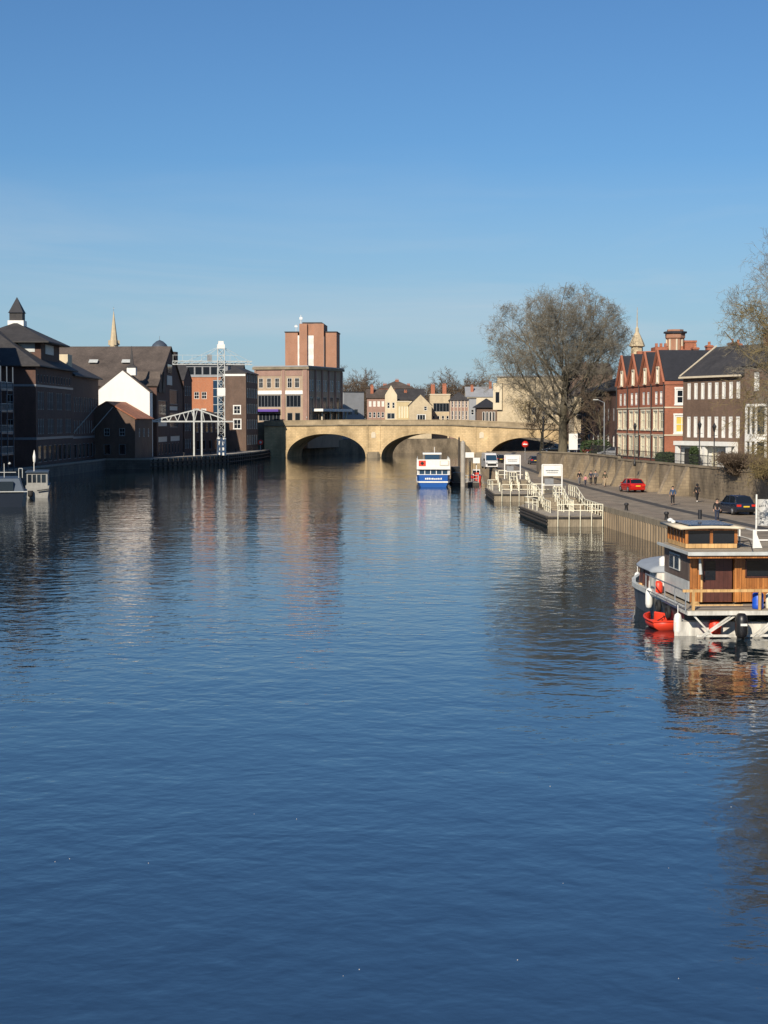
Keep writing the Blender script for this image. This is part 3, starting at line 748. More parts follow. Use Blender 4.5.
# ------------------------------------------------------------------ bridge-end block and hotel tower
wf = rows(row(.6,7.6,3,16.0,1.25,2.6,'cross','white'), row(9.0,13.2,2,16.0,1.3,2.6,'cross','white'),
          row(.6,7.8,1,10.9,6.6,3.2,'mull','grey'), row(8.9,13.4,1,10.9,4.2,3.2,'mull','grey'), row(.6,7.8,1,7.3,6.2,1.9,'mull','grey'), row(9,13.4,2,7.2,1.5,2.2,'plain','grey'))
wr = []
for k in range(5):
    u = 1.2+k*4.9
    wr += [(u,15.2,1.3,3.0,'cross','white','glass',None,'window'),(u+1.9,15.2,1.3,3.0,'cross','white','glass',None,'window'),(u+.2,10.4,2.8,3.3,'mull','grey','glass',None,'window'),(u,6.9,3.2,2.3,'plain','grey','glass',None,'window')]
b, W = building('cinema_block', 'pale brick and stone block with a canopy, below the tall brick tower', 'building', (-34.5,455), (-20.2,450), 26, 2.0, 21.6, 'brick_pale', {'k':'flat','m':'roof_grey','ov':.35}, {'f': wf, 'r': wr})
for (u, w_) in ((-.02,.5),(7.9,.9),(13.9,1.2)):
    q = MB(); q.box(u,u+w_,-.25,-.005,4,21.2); q.build('pilaster', M['brick_pink'], b)
q = MB(); q.box(.6,7.6,-.08,-.004,19.2,20.6); q.box(9,13.6,-.08,-.004,19.2,20.6); q.build('brick_panel', M['brick_pink'], b)
q = MB(); q.box(.5,7.85,-.2,-.006,14.3,15.3); q.box(8.85,13.85,-.2,-.006,14.3,15.3); q.build('stone_band', M['white'], b)
q = MB(); q.box(.5,7.4,-1.6,-.01,9.7,10.35); q.build('shop_fascia', M['purple'], b)
q = MB(); q.box(15.16,15.3,.3,25.7,14.0,21.3); q.build('brick_cladding', M['brick_pink'], b) if False else None
for k in range(6):
    q = MB(); q.box(15.16,15.5,.1+k*4.95,.75+k*4.95,4,20.8); q.build('pilaster', M['brick_pink'], b)
q = MB(); q.box(-.5,15.7,-.5,26.4,20.9,21.55); q.build('cornice', M['stone_dark'], b)
q = MB(); q.box(15.2,18.2,3.5,26,9.8,10.5); q.build('canopy', M['white'], b)
for k in range(4): q = MB(); q.tube((16.9,6+k*6,4),(16.9,6+k*6,9.8),.25,n=8); q.build('canopy_column', M['stone_trim'], b)
b = empty('hotel_tower', 'tall plain brick tower with pale vertical window strips, highest building in the photo', 'building', (-22.5,522,2), R(-3))
q = MB(); q.box(-7.9,-4.0,1.2,14,0,34.3); q.box(4.15,7.9,1.2,14,0,34.3); q.build('wing_wall', M['brick_tower'], b)
q = MB(); q.box(-3.4,-1.0,-.2,13,0,36.9); q.box(1.0,4.1,-.2,13,0,36.9); q.box(-1.0,1.0,.6,13,33.4,36.89); q.box(-1.0,1.0,.6,13,0,2); q.build('wall', M['brick_tower'], b)
for (a, c, y) in ((-4.0,-3.4,.9),(-1.0,1.0,.7)):
    q = MB(); q.box(a+.002,c-.002,y,y+1,2,33.39); s_ = q.build('window_strip', M['white'], b)
    q = MB()
    for k in range(10): q.box(a+.15,c-.15,y-.05,y+.02,2.8+k*3.1,4.6+k*3.1)
    q.build('pane', M['blindw'], s_)
q = MB(); q.box(4.102,4.16,-.1,1.3,2,33); q.build('side_window_strip', M['white'], b)
q = MB(); q.box(-2.6,3.4,1,11,36.9,37.4); q.box(-8.1,-3.5,1.0,14.2,34.3,34.6); q.box(4.12,8.1,1.0,14.2,34.3,34.6); q.build('roof', M['slate'], b)
q = MB(); q.tube((-3.0,1,36.9),(-3.0,1,39.6),.1,n=6); q.cbox(-3.0,1,38.6,.9,.3,.7); q.tube((-4.6,2,34.5),(-4.6,2,36.8),.07,n=5); q.cbox(-4.6,2,36.2,.9,.3,.5); q.build('aerials', M['white'], b)
# spire and dome beyond the roofs
b = empty('church_spire', 'slender pale stone church spire above the brown warehouse roof', 'church', (X(115,520),520,2))
q = MB(); q.box(-2.6,2.6,-2.6,2.6,0,23); q.build('tower', M['stone_cream'], b)
q = MB(); q.lathe([(2.3,23),(2.1,24.5),(1.45,29),(.55,36.5),(.05,40.6)], 8, smooth=False); sp = q.build('spire', M['stone_cream'], b)
q = MB()
for z, r_ in ((26,2.0),(31,1.35)):
    for k in range(4): t = k*math.pi/2+R(22); q.cbox(r_*math.cos(t), r_*math.sin(t), z, .7,.7,1.5, rz=t)
q.build('lucarne', M['stone_cream'], sp)
q = MB(); q.tube((0,0,40.4),(0,0,41.9),.05,n=4); q.cbox(0,0,41.4,.6,.06,.08); q.build('cross', M['metal'], sp)
b = empty('domed_rotunda', 'dark lead dome peeping over the ridge of the old warehouse', 'building', (X(160.5,470),470,2))
q = MB(); q.lathe([(5,0),(5,26.2)], 16, smooth=False); q.build('drum', M['brick_terrace'], b)
q = MB(); q.lathe([(2.6,26.2),(2.5,27.2),(1.9,28.3),(1.0,29.1),(.1,29.5)], 16); q.build('dome', M['copper'], b)
q = MB(); q.tube((0,0,29.4),(0,0,30.6),.05,n=4); q.build('finial', M['grey'], b)
building('grey_annexe', 'pale grey annexe wall with a white end strip, right of the canopy block', 'building', (X(344,492),492), (X(364,496),496), 16, 2.0, 15.5, 'roof_grey', {'k':'flat','m':'slate','ov':.1}, {'f': row(1,5.4,2,9,1.3,1.6,'plain','grey')})

# ------------------------------------------------------------------ gantry crane and footbridge truss on the jetty
def lattice(mb, p0, p1, w, n, r_=.06, brace=.045):
    p0 = Vector(p0); p1 = Vector(p1); d = (p1-p0); L = d.length; d.normalize()
    up = Vector((0,0,1)) if abs(d.z) < .9 else Vector((0,1,0))
    a = d.cross(up).normalized()*(w/2); b = a.normalized().cross(d).normalized()*(w/2)
    cs = [-a-b, a-b, a+b, -a+b]
    for c in cs: mb.bar(p0+c, p1+c, r_*2)
    for i in range(n):
        q0 = p0+d*L*i/n; q1 = p0+d*L*(i+1)/n
        for k in range(4):
            c0, c1 = cs[k], cs[(k+1)%4]
            mb.bar(q0+c0, q1+c1, brace*2) if (i+k)%2 else mb.bar(q0+c1, q1+c0, brace*2)
            mb.bar(q0+c0, q0+c1, brace*2)
CX, CY = X(221.5,362), 362
b = empty('tower_crane', 'white lattice tower crane with horizontal jib standing on the jetty', 'crane', (CX, CY, 2.0), R(8))
m_ = MB(); lattice(m_, (0,0,3.7),(0,0,22.6),1.4,13,.08,.045); m_.build('mast', M['grey_white'], b)
m_ = MB(); m_.box(-.95,.95,-.95,.95,0,3.7); m_.build('mast_base', M['white'], b)
m_ = MB(); m_.box(-.85,.85,-.85,.85,12.6,14.3); m_.build('mast_panel', M['white'], b)
m_ = MB(); lattice(m_, (-10.2,0,19.6),(6.6,0,19.6),.7,17,.08,.035)
m_.bar((-10.2,-.45,21.2),(3.5,-.45,21.2),.07)
for k in range(7): m_.bar((-10.1+k*2,-.45,20),(-10.1+k*2,-.45,21.2),.06)
m_.build('jib', M['grey_white'], b)
m_ = MB()
for x in (-7,-4.5,4,6): m_.tube((0,0,23.2),(x,0,20),.04,n=5)
m_.build('stay_cable', M['grey_white'], b)
m_ = MB(); m_.box(-.8,.8,-.8,.8,22.6,23.5); m_.box(-.55,.55,-.55,.55,23.5,24.2); m_.build('mast_head', M['white'], b)
m_ = MB(); m_.cbox(-2.4,0,20.7,1.0,.9,1.3); m_.build('cabin', M['grey'], b)
m_ = MB()
for k in range(14): m_.bar((5.0-.0, -.62, 19.5) if False else (-.3,-.8,4.2+k*1.3),(.3,-.8,4.2+k*1.3),.04)
m_.build('ladder', M['metal'], b)
TY = 352
b = empty('truss_frame', 'white steel roof truss on two paired posts, left of the crane', 'steel frame', (X(197.5,TY), TY, 2.0), R(6))
m_ = MB()
for y in (-.8,.8):
    m_.bar((-9.3,y,7.2),(7.6,y,7.2),.28); m_.bar((-9.3,y,7.3),(0,y,9.7),.24); m_.bar((0,y,9.7),(5.8,y,7.6),.24)
    for k in range(1,6): x = -9.3+k*1.75; m_.bar((x,y,7.2),(x+.6,y,7.3+2.4*(x+.6+9.3)/9.3),.13); m_.bar((x,y,7.2),(x-.6,y,7.3+2.4*(x-.6+9.3)/9.3),.13)
    for k in range(1,4): x = k*1.5; m_.bar((x,y,7.2),(x-.4,y,9.7-2.1*(x-.4)/5.8),.13)
m_.build('truss', M['grey_white'], b)
for x in (-.7,.9):
    m_ = MB(); m_.bar((x,-.8,0),(x,-.8,9.8),.32); m_.bar((x,.8,0),(x,.8,9.8),.32); m_.build('post', M['grey_white'], b)
# lifebuoy post at the jetty end
b = empty('lifebuoy_post', 'red and white lifebuoy on a short post at the bridge end of the jetty', 'lifebuoy', (X(260.5,426),426,2.0))
m_ = MB(); m_.tube((0,0,0),(0,0,1.6),.06,n=6); m_.build('post', M['white'], b)
m_ = MB()
rg = []
for i in range(24):
    t = 2*math.pi*i/24; rg.append([((.5+.16*math.cos(s))*math.cos(t), .16*math.sin(s), 1.9+(.5+.16*math.cos(s))*math.sin(t)) for s in [k*math.pi/3 for k in range(6)]])
rg.append(rg[0]); m_.loft(rg, caps=False); m_.build('ring', M['redplastic'], b)
m_ = MB(); m_.lathe([(.33,-.05),(.33,.05)], 16); o = m_.build('plate', M['white'], b, (0,0,1.9)); o.rotation_euler = (R(90),0,0)
# jetty railing bits, bollards
for k, (px, Y) in enumerate(((184,352),(211,374),(236,396),(252,414))):
    b = MB(); b.lathe([(.2,0),(.2,.1),(.13,.2),(.13,.5),(.22,.6),(.22,.72),(.1,.78)], 10)
    o = b.build('bollard', M['black_iron'], None, (X(px,Y),Y,2.01)); tag(o, ['black iron mooring bollard left of the truss posts on the jetty','black iron mooring bollard between truss posts and crane mast','black iron mooring bollard right of the crane mast','black iron mooring bollard near the lifebuoy'][k], 'bollard', 'mooring bollards on the jetty')
# ------------------------------------------------------------------ buildings beyond the bridge
def far(name, label, px0, px1, Y, ytop, wall, roof, wins=None, D=12, dy=0, z0=4.0, tilt=0):
    h = Z(ytop, Y) - z0
    return building(name, label, 'building', (X(px0,Y),Y), (X(px1,Y),Y+tilt), D, z0, h, wall, roof, wins)
far('red_brick_house', 'red brick house with rows of white windows beyond the bridge, leftmost of the riverside houses', 367, 386, 520, 398, 'brick_pink', {'k':'gable_x','m':'tile_brown','rise':2.6,'chim':[(1.5,3,13,3.0)]},
    {'f': rows(row(.3,5.5,4,9.6,.8,1.7,'sash','white','blindw'), row(.3,5.5,4,6.2,.8,1.7,'sash','white'))})
far('red_roofed_hall', 'dark red brick building with several chimneys rising behind the cream gable', 379, 414, 565, 388, 'brick_red', {'k':'hip','m':'tile_brown','rise':2.6,'ov':.2,'chim':[(2,3,15,2.4,1.2,.8,'brick_red',3),(6,5,15.5,3.4,1.2,.8,'brick_red',2),(9.8,3,15,2.3,1.1,.8,'brick_red',3)]},
    {'f': row(.3,11,5,12.6,.8,1.5,'sash','white')}, D=14)
far('cream_gabled_house', 'narrow cream house with a curved gable beyond the bridge', 385, 397, 512, 395, 'render_cream', {'k':'gable_y','m':'slate','rise':2.9,'ov':.0}, {'f': rows(row(.3,3.3,2,9,.8,1.8,'sash','white'), row(.3,3.3,1,5.8,2.4,1.8,'mull','white'))})
far('yellow_rendered_house', 'flat-topped bright yellow building beyond the bridge', 397, 409.5, 508, 402, 'render_yellow', {'k':'flat','m':'stone_trim','ov':.1}, {'f': rows(row(.3,3.4,4,6.2,.45,3.4,'plain','cream','blind'))})
far('slate_gabled_house', 'grey slate roof behind the yellow building', 396, 424, 530, 400, 'render_cream', {'k':'gable_x','m':'slate','rise':3.4,'ov':.3,'chim':[(3,4,10,4.6),(7.5,7,10,4.4)]}, {'f': row(.5,8,4,7,.9,1.6,'sash','white')})
far('cream_gabled_hall', 'wide cream stone gable with a white arched shopfront beyond the middle arch', 409, 431.5, 502, 405.5, 'stone_cream', {'k':'gable_y','m':'slate','rise':3.3,'ov':.15}, {'f': rows(row(3.3,6.4,1,8.3,.9,1.2,'sash','white'), row(1.9,5.3,1,4.6,2.6,2.6,'thick mull','white'))})
far('arched_window_hall', 'stone hall with a wide dark arched window beyond the bridge', 430, 450, 515, 395, 'stone_cream', {'k':'flat','m':'stone_trim','ov':.15,'chim':[(1,6,12,4.2,1.2,.8,'brick_red',3),(4.6,8,12,4.4,1.2,.8,'brick_red',3)]}, {'f': rows([(1.0,8.0,4.8,2.6,'mull','grey','glass',None,'window')], row(.4,6,4,5.0,.8,1.8,'sash','white'))})
b, W = far('pilastered_building', 'pink brick building with pale vertical pilasters beyond the bridge', 450, 468.5, 508, 400, 'brick_pink', {'k':'hip','m':'slate','rise':2.4,'ov':.3}, {'f': rows(row(.2,5.4,5,9.3,.5,1.8,'sash','white'), row(.2,5.4,5,5.6,.5,2.6,'sash','white'))})
q = MB()
for k in range(6): q.box(-.02+k*1.06,.18+k*1.06,-.14,-.003,1,11.5)
q.build('pilasters', M['stone_trim'], b)
far('grey_roofed_house', 'pale grey roofed house behind the small pavilion', 466, 496, 545, 397, 'render_cream', {'k':'gable_x','m':'roof_grey','rise':3.2,'ov':.2,'chim':[(2,3,12,4.5),(8,5,13,4.8)]})
far('blue_grey_house', 'small blue-grey house between the pilastered building and the pavilion', 469, 476, 504, 399, 'roof_grey', {'k':'flat','m':'slate','ov':.1}, {'f': row(.2,1.8,1,7,.9,1.6,'sash','white')})
b, W = far('pavilion', 'small pavilion with low pyramid slate roof and white corner post', 476.5, 497, 470, 407, 'brick_terrace', {'k':'hip','m':'slate_dark','rise':2.4,'ov':.7}, {'f': rows(row(1.5,5.2,4,6.9,.7,3.2,'plain','white','glass'))}, D=7, z0=1.7)
b, W = far('cream_stone_building', 'large cream stone building behind the big bare tree at the right bridge head', 497, 566, 453, 377, 'stone_cream', {'k':'flat','m':'roof_grey','ov':.4}, {'f': rows(row(10,17,3,13.3,1.1,1.8,'sash','grey'), row(8.5,17,3,9.2,1.1,2.0,'sash','grey')), 'l': rows(row(1,13,4,12,1.2,2.2,'sash','grey'))}, D=16, tilt=-5, z0=1.7)
q = MB(); q.box(-1.0,1.4,-.7,4,10.5,17.6); t = q.build('corner_bay', M['render_cream'], b)
q = MB(); q.box(-.3,.7,-.76,-.69,12.4,15.2); q.build('window', M['glass'], t)
far('rear_brick_block', 'brown brick block half hidden behind the crown of the big bare tree', 572, 612, 400, 374, 'brick_terrace', {'k':'gable_x','m':'tile_brown','rise':2.5,'ov':.2,'chim':[(3,3,15,3.5,1.2,.8,'brick_red',3)]}, {'f': rows(row(.5,8.5,3,10,1,2,'sash','white','blindw'), row(.5,8.5,3,6,1,2,'sash','white','blindw'))}, z0=4.35)
# ------------------------------------------------------------------ right bank buildings
cr = 'cream'
f1, l1 = [], []
for i in range(4):
    o = i*6.27
    f1 += row(o+.5, o+3.1, 1, .7, 1.9, 2.45, 'thick sash', cr, 'glass' if i%2 else 'blind', cr) + row(o+3.3, o+5.9, 1, .7, 1.9, 2.45, 'thick sash', cr, 'blind' if i==2 else 'glass', cr)
    f1 += row(o+.5, o+3.1, 1, 4.0, 1.9, 2.2, 'thick sash', cr, 'blind', cr) + row(o+3.3, o+5.9, 1, 4.0, 1.9, 2.2, 'thick sash', cr, 'glass' if i != 1 else 'blind', cr)
    f1 += row(o+.8, o+5.5, 2, 7.0, 1.3, 1.6, 'thick sash', 'white', 'blindw' if i%2 else 'glass', None)
r1 = [(1.3,7.0,1.7,1.8,'thick sash','white','glass','white','window'), (1.2,3.6,1.7,2.1,'thick sash','white','blind_yellow','white','window'), (6.2,7.0,1.5,1.8,'thick sash','white','glass','white','window'), (6.2,3.6,1.5,2.1,'thick sash','white','glass','white','window')]
b, W = building('gabled_red_brick_terrace', 'red brick four-gabled terrace with cream window surrounds on the right bank', 'building', (30.8,225), (33.0,200), 16, 4.35, 9.7, 'brick_red', {'k':'gable_y','m':'slate_dark','rise':3.7,'n':4,'ov':.02,'th':.12}, {'f': f1, 'r': r1}, bands=[(3.3,.16,'stone_trim',.07),(6.55,.16,'stone_trim',.07),(9.3,.3,'brick_red',.1)])
for i in range(4):
    c = 6.27*(i+.5)
    me, gme = window_meshes(.8, 1.7, 'sash', 'white', 'blindw', 'stone_trim')
    w_ = link('window', me, b, (c-.4,-.16,9.6)); link('pane', gme, w_)
    q = MB()
    for s in (-1, 1): q.bar((c+s*3.15,-.2,9.55),(c,-.2,13.5),.24,.2)
    q.build('gable_coping', M['brick_red'], b)
for i in range(5):
    q = MB(); q.tube((min(max(6.27*i,.15),24.95),-.12,0),(min(max(6.27*i,.15),24.95),-.12,9.6),.07,n=5); q.build('drainpipe', M['black_iron'], b)
for k,(x,y) in enumerate(((6.3,7),(12.5,7),(18.8,7),(24,9))): chimney(b, x, y, 10, 4.2, 1.0, .7, 'brick_red', 2)
# terrace
f2 = row(.5, 11.1, 8, 7.55, .72, 1.8, 'thick', 'white', 'blindw') + row(.5, 11.1, 8, 3.4, .74, 2.3, 'thick', 'white', 'blindw')
b, W = building('brown_brick_terrace', 'brown brick terrace with tall narrow white windows and white doorcases beside the red gables', 'building', (33.0,188), (37.4,177.6), 9, 4.2, 10.1, 'brick_terrace', {'k':'gable_x','m':'slate','rise':3.2,'ov':.25,'th':.14,'chim':[(9.6,4.4,12.6,1.9,1.0,.7,'brick_red',2),(.6,6,11.5,2.4,.9,.7,'brick_terrace',1)]}, {'f': f2})
for k in range(2):
    q = MB()
    for s in (0,1): x = .5+5.3*k+s*4.4; q.box(x-.22,x+.22,-1.15,-.75,0,2.55)
    x0 = .15+5.3*k; q.box(x0, x0+5.1, -1.3, -.01, 2.55, 3.0); q.box(x0, x0+5.1, -.35, -.01, 0, 2.54)
    pc = q.build('doorcase', M['white'], b)
    q = MB(); q.box(x0+.9, x0+1.8, -.42, -.352, .2, 2.2); q.build('door', M['cream'] if k else M['black'], pc)
    for dx in (2.6, 3.8): q = MB(); q.box(x0+dx, x0+dx+.6, -.42, -.352, 1.0, 2.0); q.build('window_pane', M['glass'], pc)
q = MB(); q.box(-.3, W+.05, -.45, -.01, 9.85, 10.05); q.build('eaves_gutter', M['stone_trim'], b)
q = MB(); 
q.bar((-.28,-.3,10.1),(-.28,4.5,13.55),.12); q.build('verge', M['stone_trim'], b)
f3 = row(.8, 14, 5, 8.3, .95, 1.95, 'thick sash', 'white', 'blindw') + row(.8, 14, 4, 3.9, 1.9, 2.75, 'thick mull', 'white', 'glass') + row(.8, 14, 4, .4, 1.9, 2.6, 'thick mull', 'cream', 'glass')
b, W = building('bay_windowed_terrace', 'taller end of the brown terrace with white bay windows behind branches at the right edge', 'building', (37.5,177.3), (44.9,159.6), 10, 4.2, 10.9, 'brick_terrace', {'k':'gable_x','m':'slate','rise':3.4,'ov':.2,'th':.14,'chim':[(3.2,4.5,12.5,3.2,2.4,1.1,'brick_brown',4),(12,4.5,12.5,3.4,1.6,.9,'brick_brown',3)]}, {'f': f3, 'l': row(1,9,2,7,1,1.8,'sash','white')})
for k in range(2):
    q = MB(); u = 1.2+k*6.6; q.prism([(u-.2,-.02),(u+.5,-1.0),(u+2.2,-1.0),(u+2.9,-.02)], 0, .35); q.prism([(u-.2,-.02),(u+.5,-1.0),(u+2.2,-1.0),(u+2.9,-.02)], 3.1, 3.85); q.prism([(u-.2,-.02),(u+.5,-1.0),(u+2.2,-1.0),(u+2.9,-.02)], 6.7, 6.95)
    for (px_, py_) in ((u-.1,-.12),(u+.5,-.9),(u+1.35,-.92),(u+2.2,-.9),(u+2.8,-.12)): q.box(px_-.12,px_+.12,py_-.08,py_+.08,.35,6.7)
    bw_ = q.build('bay_window', M['white'], b)
    q = MB(); q.prism([(u+.02,-.02),(u+.6,-.8),(u+2.1,-.8),(u+2.68,-.02)], .36, 3.09); q.prism([(u+.02,-.02),(u+.6,-.8),(u+2.1,-.8),(u+2.68,-.02)], 3.86, 6.69); q.build('pane', M['glass'], bw_)
# battlemented brick tower and turret with spire behind
b = empty('brick_tower_house', 'pale brick octagonal tower with overhanging cap and stepped brick blocks behind the red gables', 'building', (X(674,245),245,4.35))
q = MB(); q.lathe([(1.25,0),(1.25,16.7),(1.45,16.9),(1.45,17.6),(1.2,17.6),(1.2,18.1)], 8, smooth=False, rot=R(22.5)); q.build('tower', M['brick_tower'], b)
q = MB()
for k in range(8): t = R(45*k); q.cbox(1.22*math.cos(t),1.22*math.sin(t),15.2,.22,.22,3.0,rz=t)
q.build('pilasters', M['stone_trim'], b)
q = MB(); q.lathe([(1.7,17.55),(1.7,17.8),(1.3,17.85)], 8, smooth=False, rot=R(22.5)); q.build('cap', M['slate_dark'], b)
q = MB(); q.box(1.2,2.8,-1.2,3,0,16.2); q.box(1.1,2.9,-1.3,3.1,16.2,16.5); q.box(-3.0,-1.2,-1,3,0,15.6); q.box(-4.4,-3.0,-.6,2,0,15.0)
for k in range(3): q.box(-3.0+k*.65,-2.65+k*.65,-1.05,-.7,15.6,16.1)
q.build('wall', M['brick_red'], b)
b = empty('lantern_turret', 'ornate pale roof turret with dome and needle finial left of the red gables', 'building', (X(636,262),262,4.35))
q = MB(); q.box(-1.5,1.5,-1.5,1.5,0,14.4); q.build('base', M['brick_red'], b)
q = MB(); q.lathe([(1.5,14.4),(1.5,14.8),(.95,14.9),(.9,16.3),(1.25,16.45),(1.1,16.9),(.8,17.6),(.45,18.3),(.28,18.6),(.25,19.2),(.1,19.4),(.03,22.4)], 8, smooth=False); q.build('lantern', M['stone_cream'], b)
q = MB(); q.box(-.3,1.5,-2.4,-1.51,0,15.6); q.build('chimney', M['brick_red'], b)
# shaded dark building behind the shrubs left of the red terrace
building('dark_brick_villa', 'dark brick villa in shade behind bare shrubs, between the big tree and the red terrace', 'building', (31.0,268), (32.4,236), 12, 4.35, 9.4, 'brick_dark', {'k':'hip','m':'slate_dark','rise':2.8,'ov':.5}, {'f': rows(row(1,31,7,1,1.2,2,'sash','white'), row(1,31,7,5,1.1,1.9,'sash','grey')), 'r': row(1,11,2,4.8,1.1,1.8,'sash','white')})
b, W = building('cream_pillared_house', 'narrow cream stone house front glimpsed right of the big tree trunk', 'building', (X(574,290),290), (X(592,290),290), 9, 4.35, 9.5, 'stone_cream', {'k':'hip','m':'tile_brown','rise':2.5,'ov':.3}, {'f': rows(row(.2,2.9,2,5.2,.9,1.7,'sash','grey'), row(.2,2.9,2,1,.9,2,'sash','grey'))})

# ------------------------------------------------------------------ quay furniture
def street_lamp(x, y, z, h, label, rz=0):
    o = empty('street_lamp', label, 'street lamp', (x,y,z), rz, 'street lamps along the right bank')
    m_ = MB(); m_.lathe([(.16,0),(.16,.35),(.09,.5),(.07,1.2),(.05,h-.6)], 8); m_.bar((-.3,0,h-1.0),(.3,0,h-1.0),.04); m_.build('post', M['black_iron'], o)
    m_ = MB(); m_.lathe([(.08,h-.6),(.2,h-.15),(.22,h-.1),(.1,h+.12),(.03,h+.28)], 6, smooth=False); m_.build('lantern', M['black_iron'], o)
    return o
street_lamp(X(632,190)+.3, 190, 4.35, 4.6, 'black lantern post in front of the red gabled terrace')
street_lamp(X(700,172), 172.4, 4.35, 4.8, 'black lantern post in front of the white doorcases of the brown terrace')
street_lamp(X(719,168)-.3, 169, 4.35, 4.6, 'black lantern post nearest the bay windows')
o = empty('grey_street_light', 'tall pale grey street light in front of the dark villa', 'street lamp', (X(604,232),232,4.35))
m_ = MB(); m_.tube((0,0,0),(0,0,7.5),.13,.07); m_.tube((0,0,7.5),(-.9,0,7.9),.05,n=6); m_.build('post', M['metal'], o); m_ = MB(); m_.cbox(-1.2,0,7.92,.7,.22,.12); m_.build('lamp_head', M['grey_white'], o)
o = empty('quay_pole', 'thin dark pole standing at the left end of the retaining wall', 'pole', (X(543.5,238),238.5,1.7))
m_ = MB(); m_.tube((0,0,0),(0,0,7.8),.09,.06); m_.build('post', M['black_iron'], o); m_ = MB(); m_.lathe([(.12,7.8),(.2,8.1),(.05,8.4)], 6); m_.build('lamp_head', M['black_iron'], o)
o = empty('no_entry_sign', 'round red no entry sign on a post by the right arch of the bridge', 'road sign', (X(525,330),330,1.7))
m_ = MB(); m_.tube((0,0,0),(0,0,3.2),.06,n=6); m_.build('post', M['metal'], o)
m_ = MB(); m_.lathe([(.62,-.03),(.62,.03)], 24); d_ = m_.build('disc', M['red'], o, (0,-.1,3.1)); d_.rotation_euler = (R(90),0,0)
m_ = MB(); m_.box(-.42,.42,-.15,-.13,3.0,3.2); m_.build('bar', M['white'], o)
o = empty('white_hoarding', 'white square hoarding board beside the big tree trunk', 'hoarding', (X(573.5,243),243.5,4.35))
m_ = MB(); m_.box(-.62,.62,0,.08,.9,3.2); m_.build('board', M['white'], o); m_ = MB()
for x in (-.5,.5): m_.bar((x,.15,0),(x,.15,3.1),.08)
m_.build('post', M['grey'], o)
# pale banner at the right edge, beside the roof terrace of the houseboat
BX, BY = X(757,88), 88
o = empty('banner_frame', 'pale banner with grey lettering on a white pole at the right edge', 'banner', (BX, BY, 3.45))
m_ = MB(); m_.tube((0,0,-.1),(0,0,2.2),.05,n=8); m_.build('pole', M['white'], o)
m_ = MB()
rg = []
for i in range(13):
    x = .05+i*.12; y = .06*math.sin(i*.9); rg.append((x,y))
v = []; 
for (x,y) in rg: v += [(x,y,.58),(x,y,1.95),(x,y+.012,1.95),(x,y+.012,.58)]
fs = []
for i in range(12):
    for k in range(4): fs.append((i*4+k, i*4+(k+1)%4, i*4+4+(k+1)%4, i*4+4+k))
m_.add(v, fs); bn = m_.build('banner', M['poster'], o)
m_ = MB(); rng = random.Random(4)
for (z, xs_) in ((1.62,(.12,.75)),(1.22,(.15,1.35)),(1.02,(.15,1.2)),(.78,(.3,1.1))):
    x = xs_[0]
    while x < xs_[1]:
        w_ = rng.uniform(.04,.13); i = int((x-.05)/.12); yy = .06*math.sin(i*.9)
        m_.cbox(x+w_/2, yy-.03, z, w_, .006, rng.uniform(.06,.12)); x += w_+.04
m_.build('lettering', M['grey'], bn)

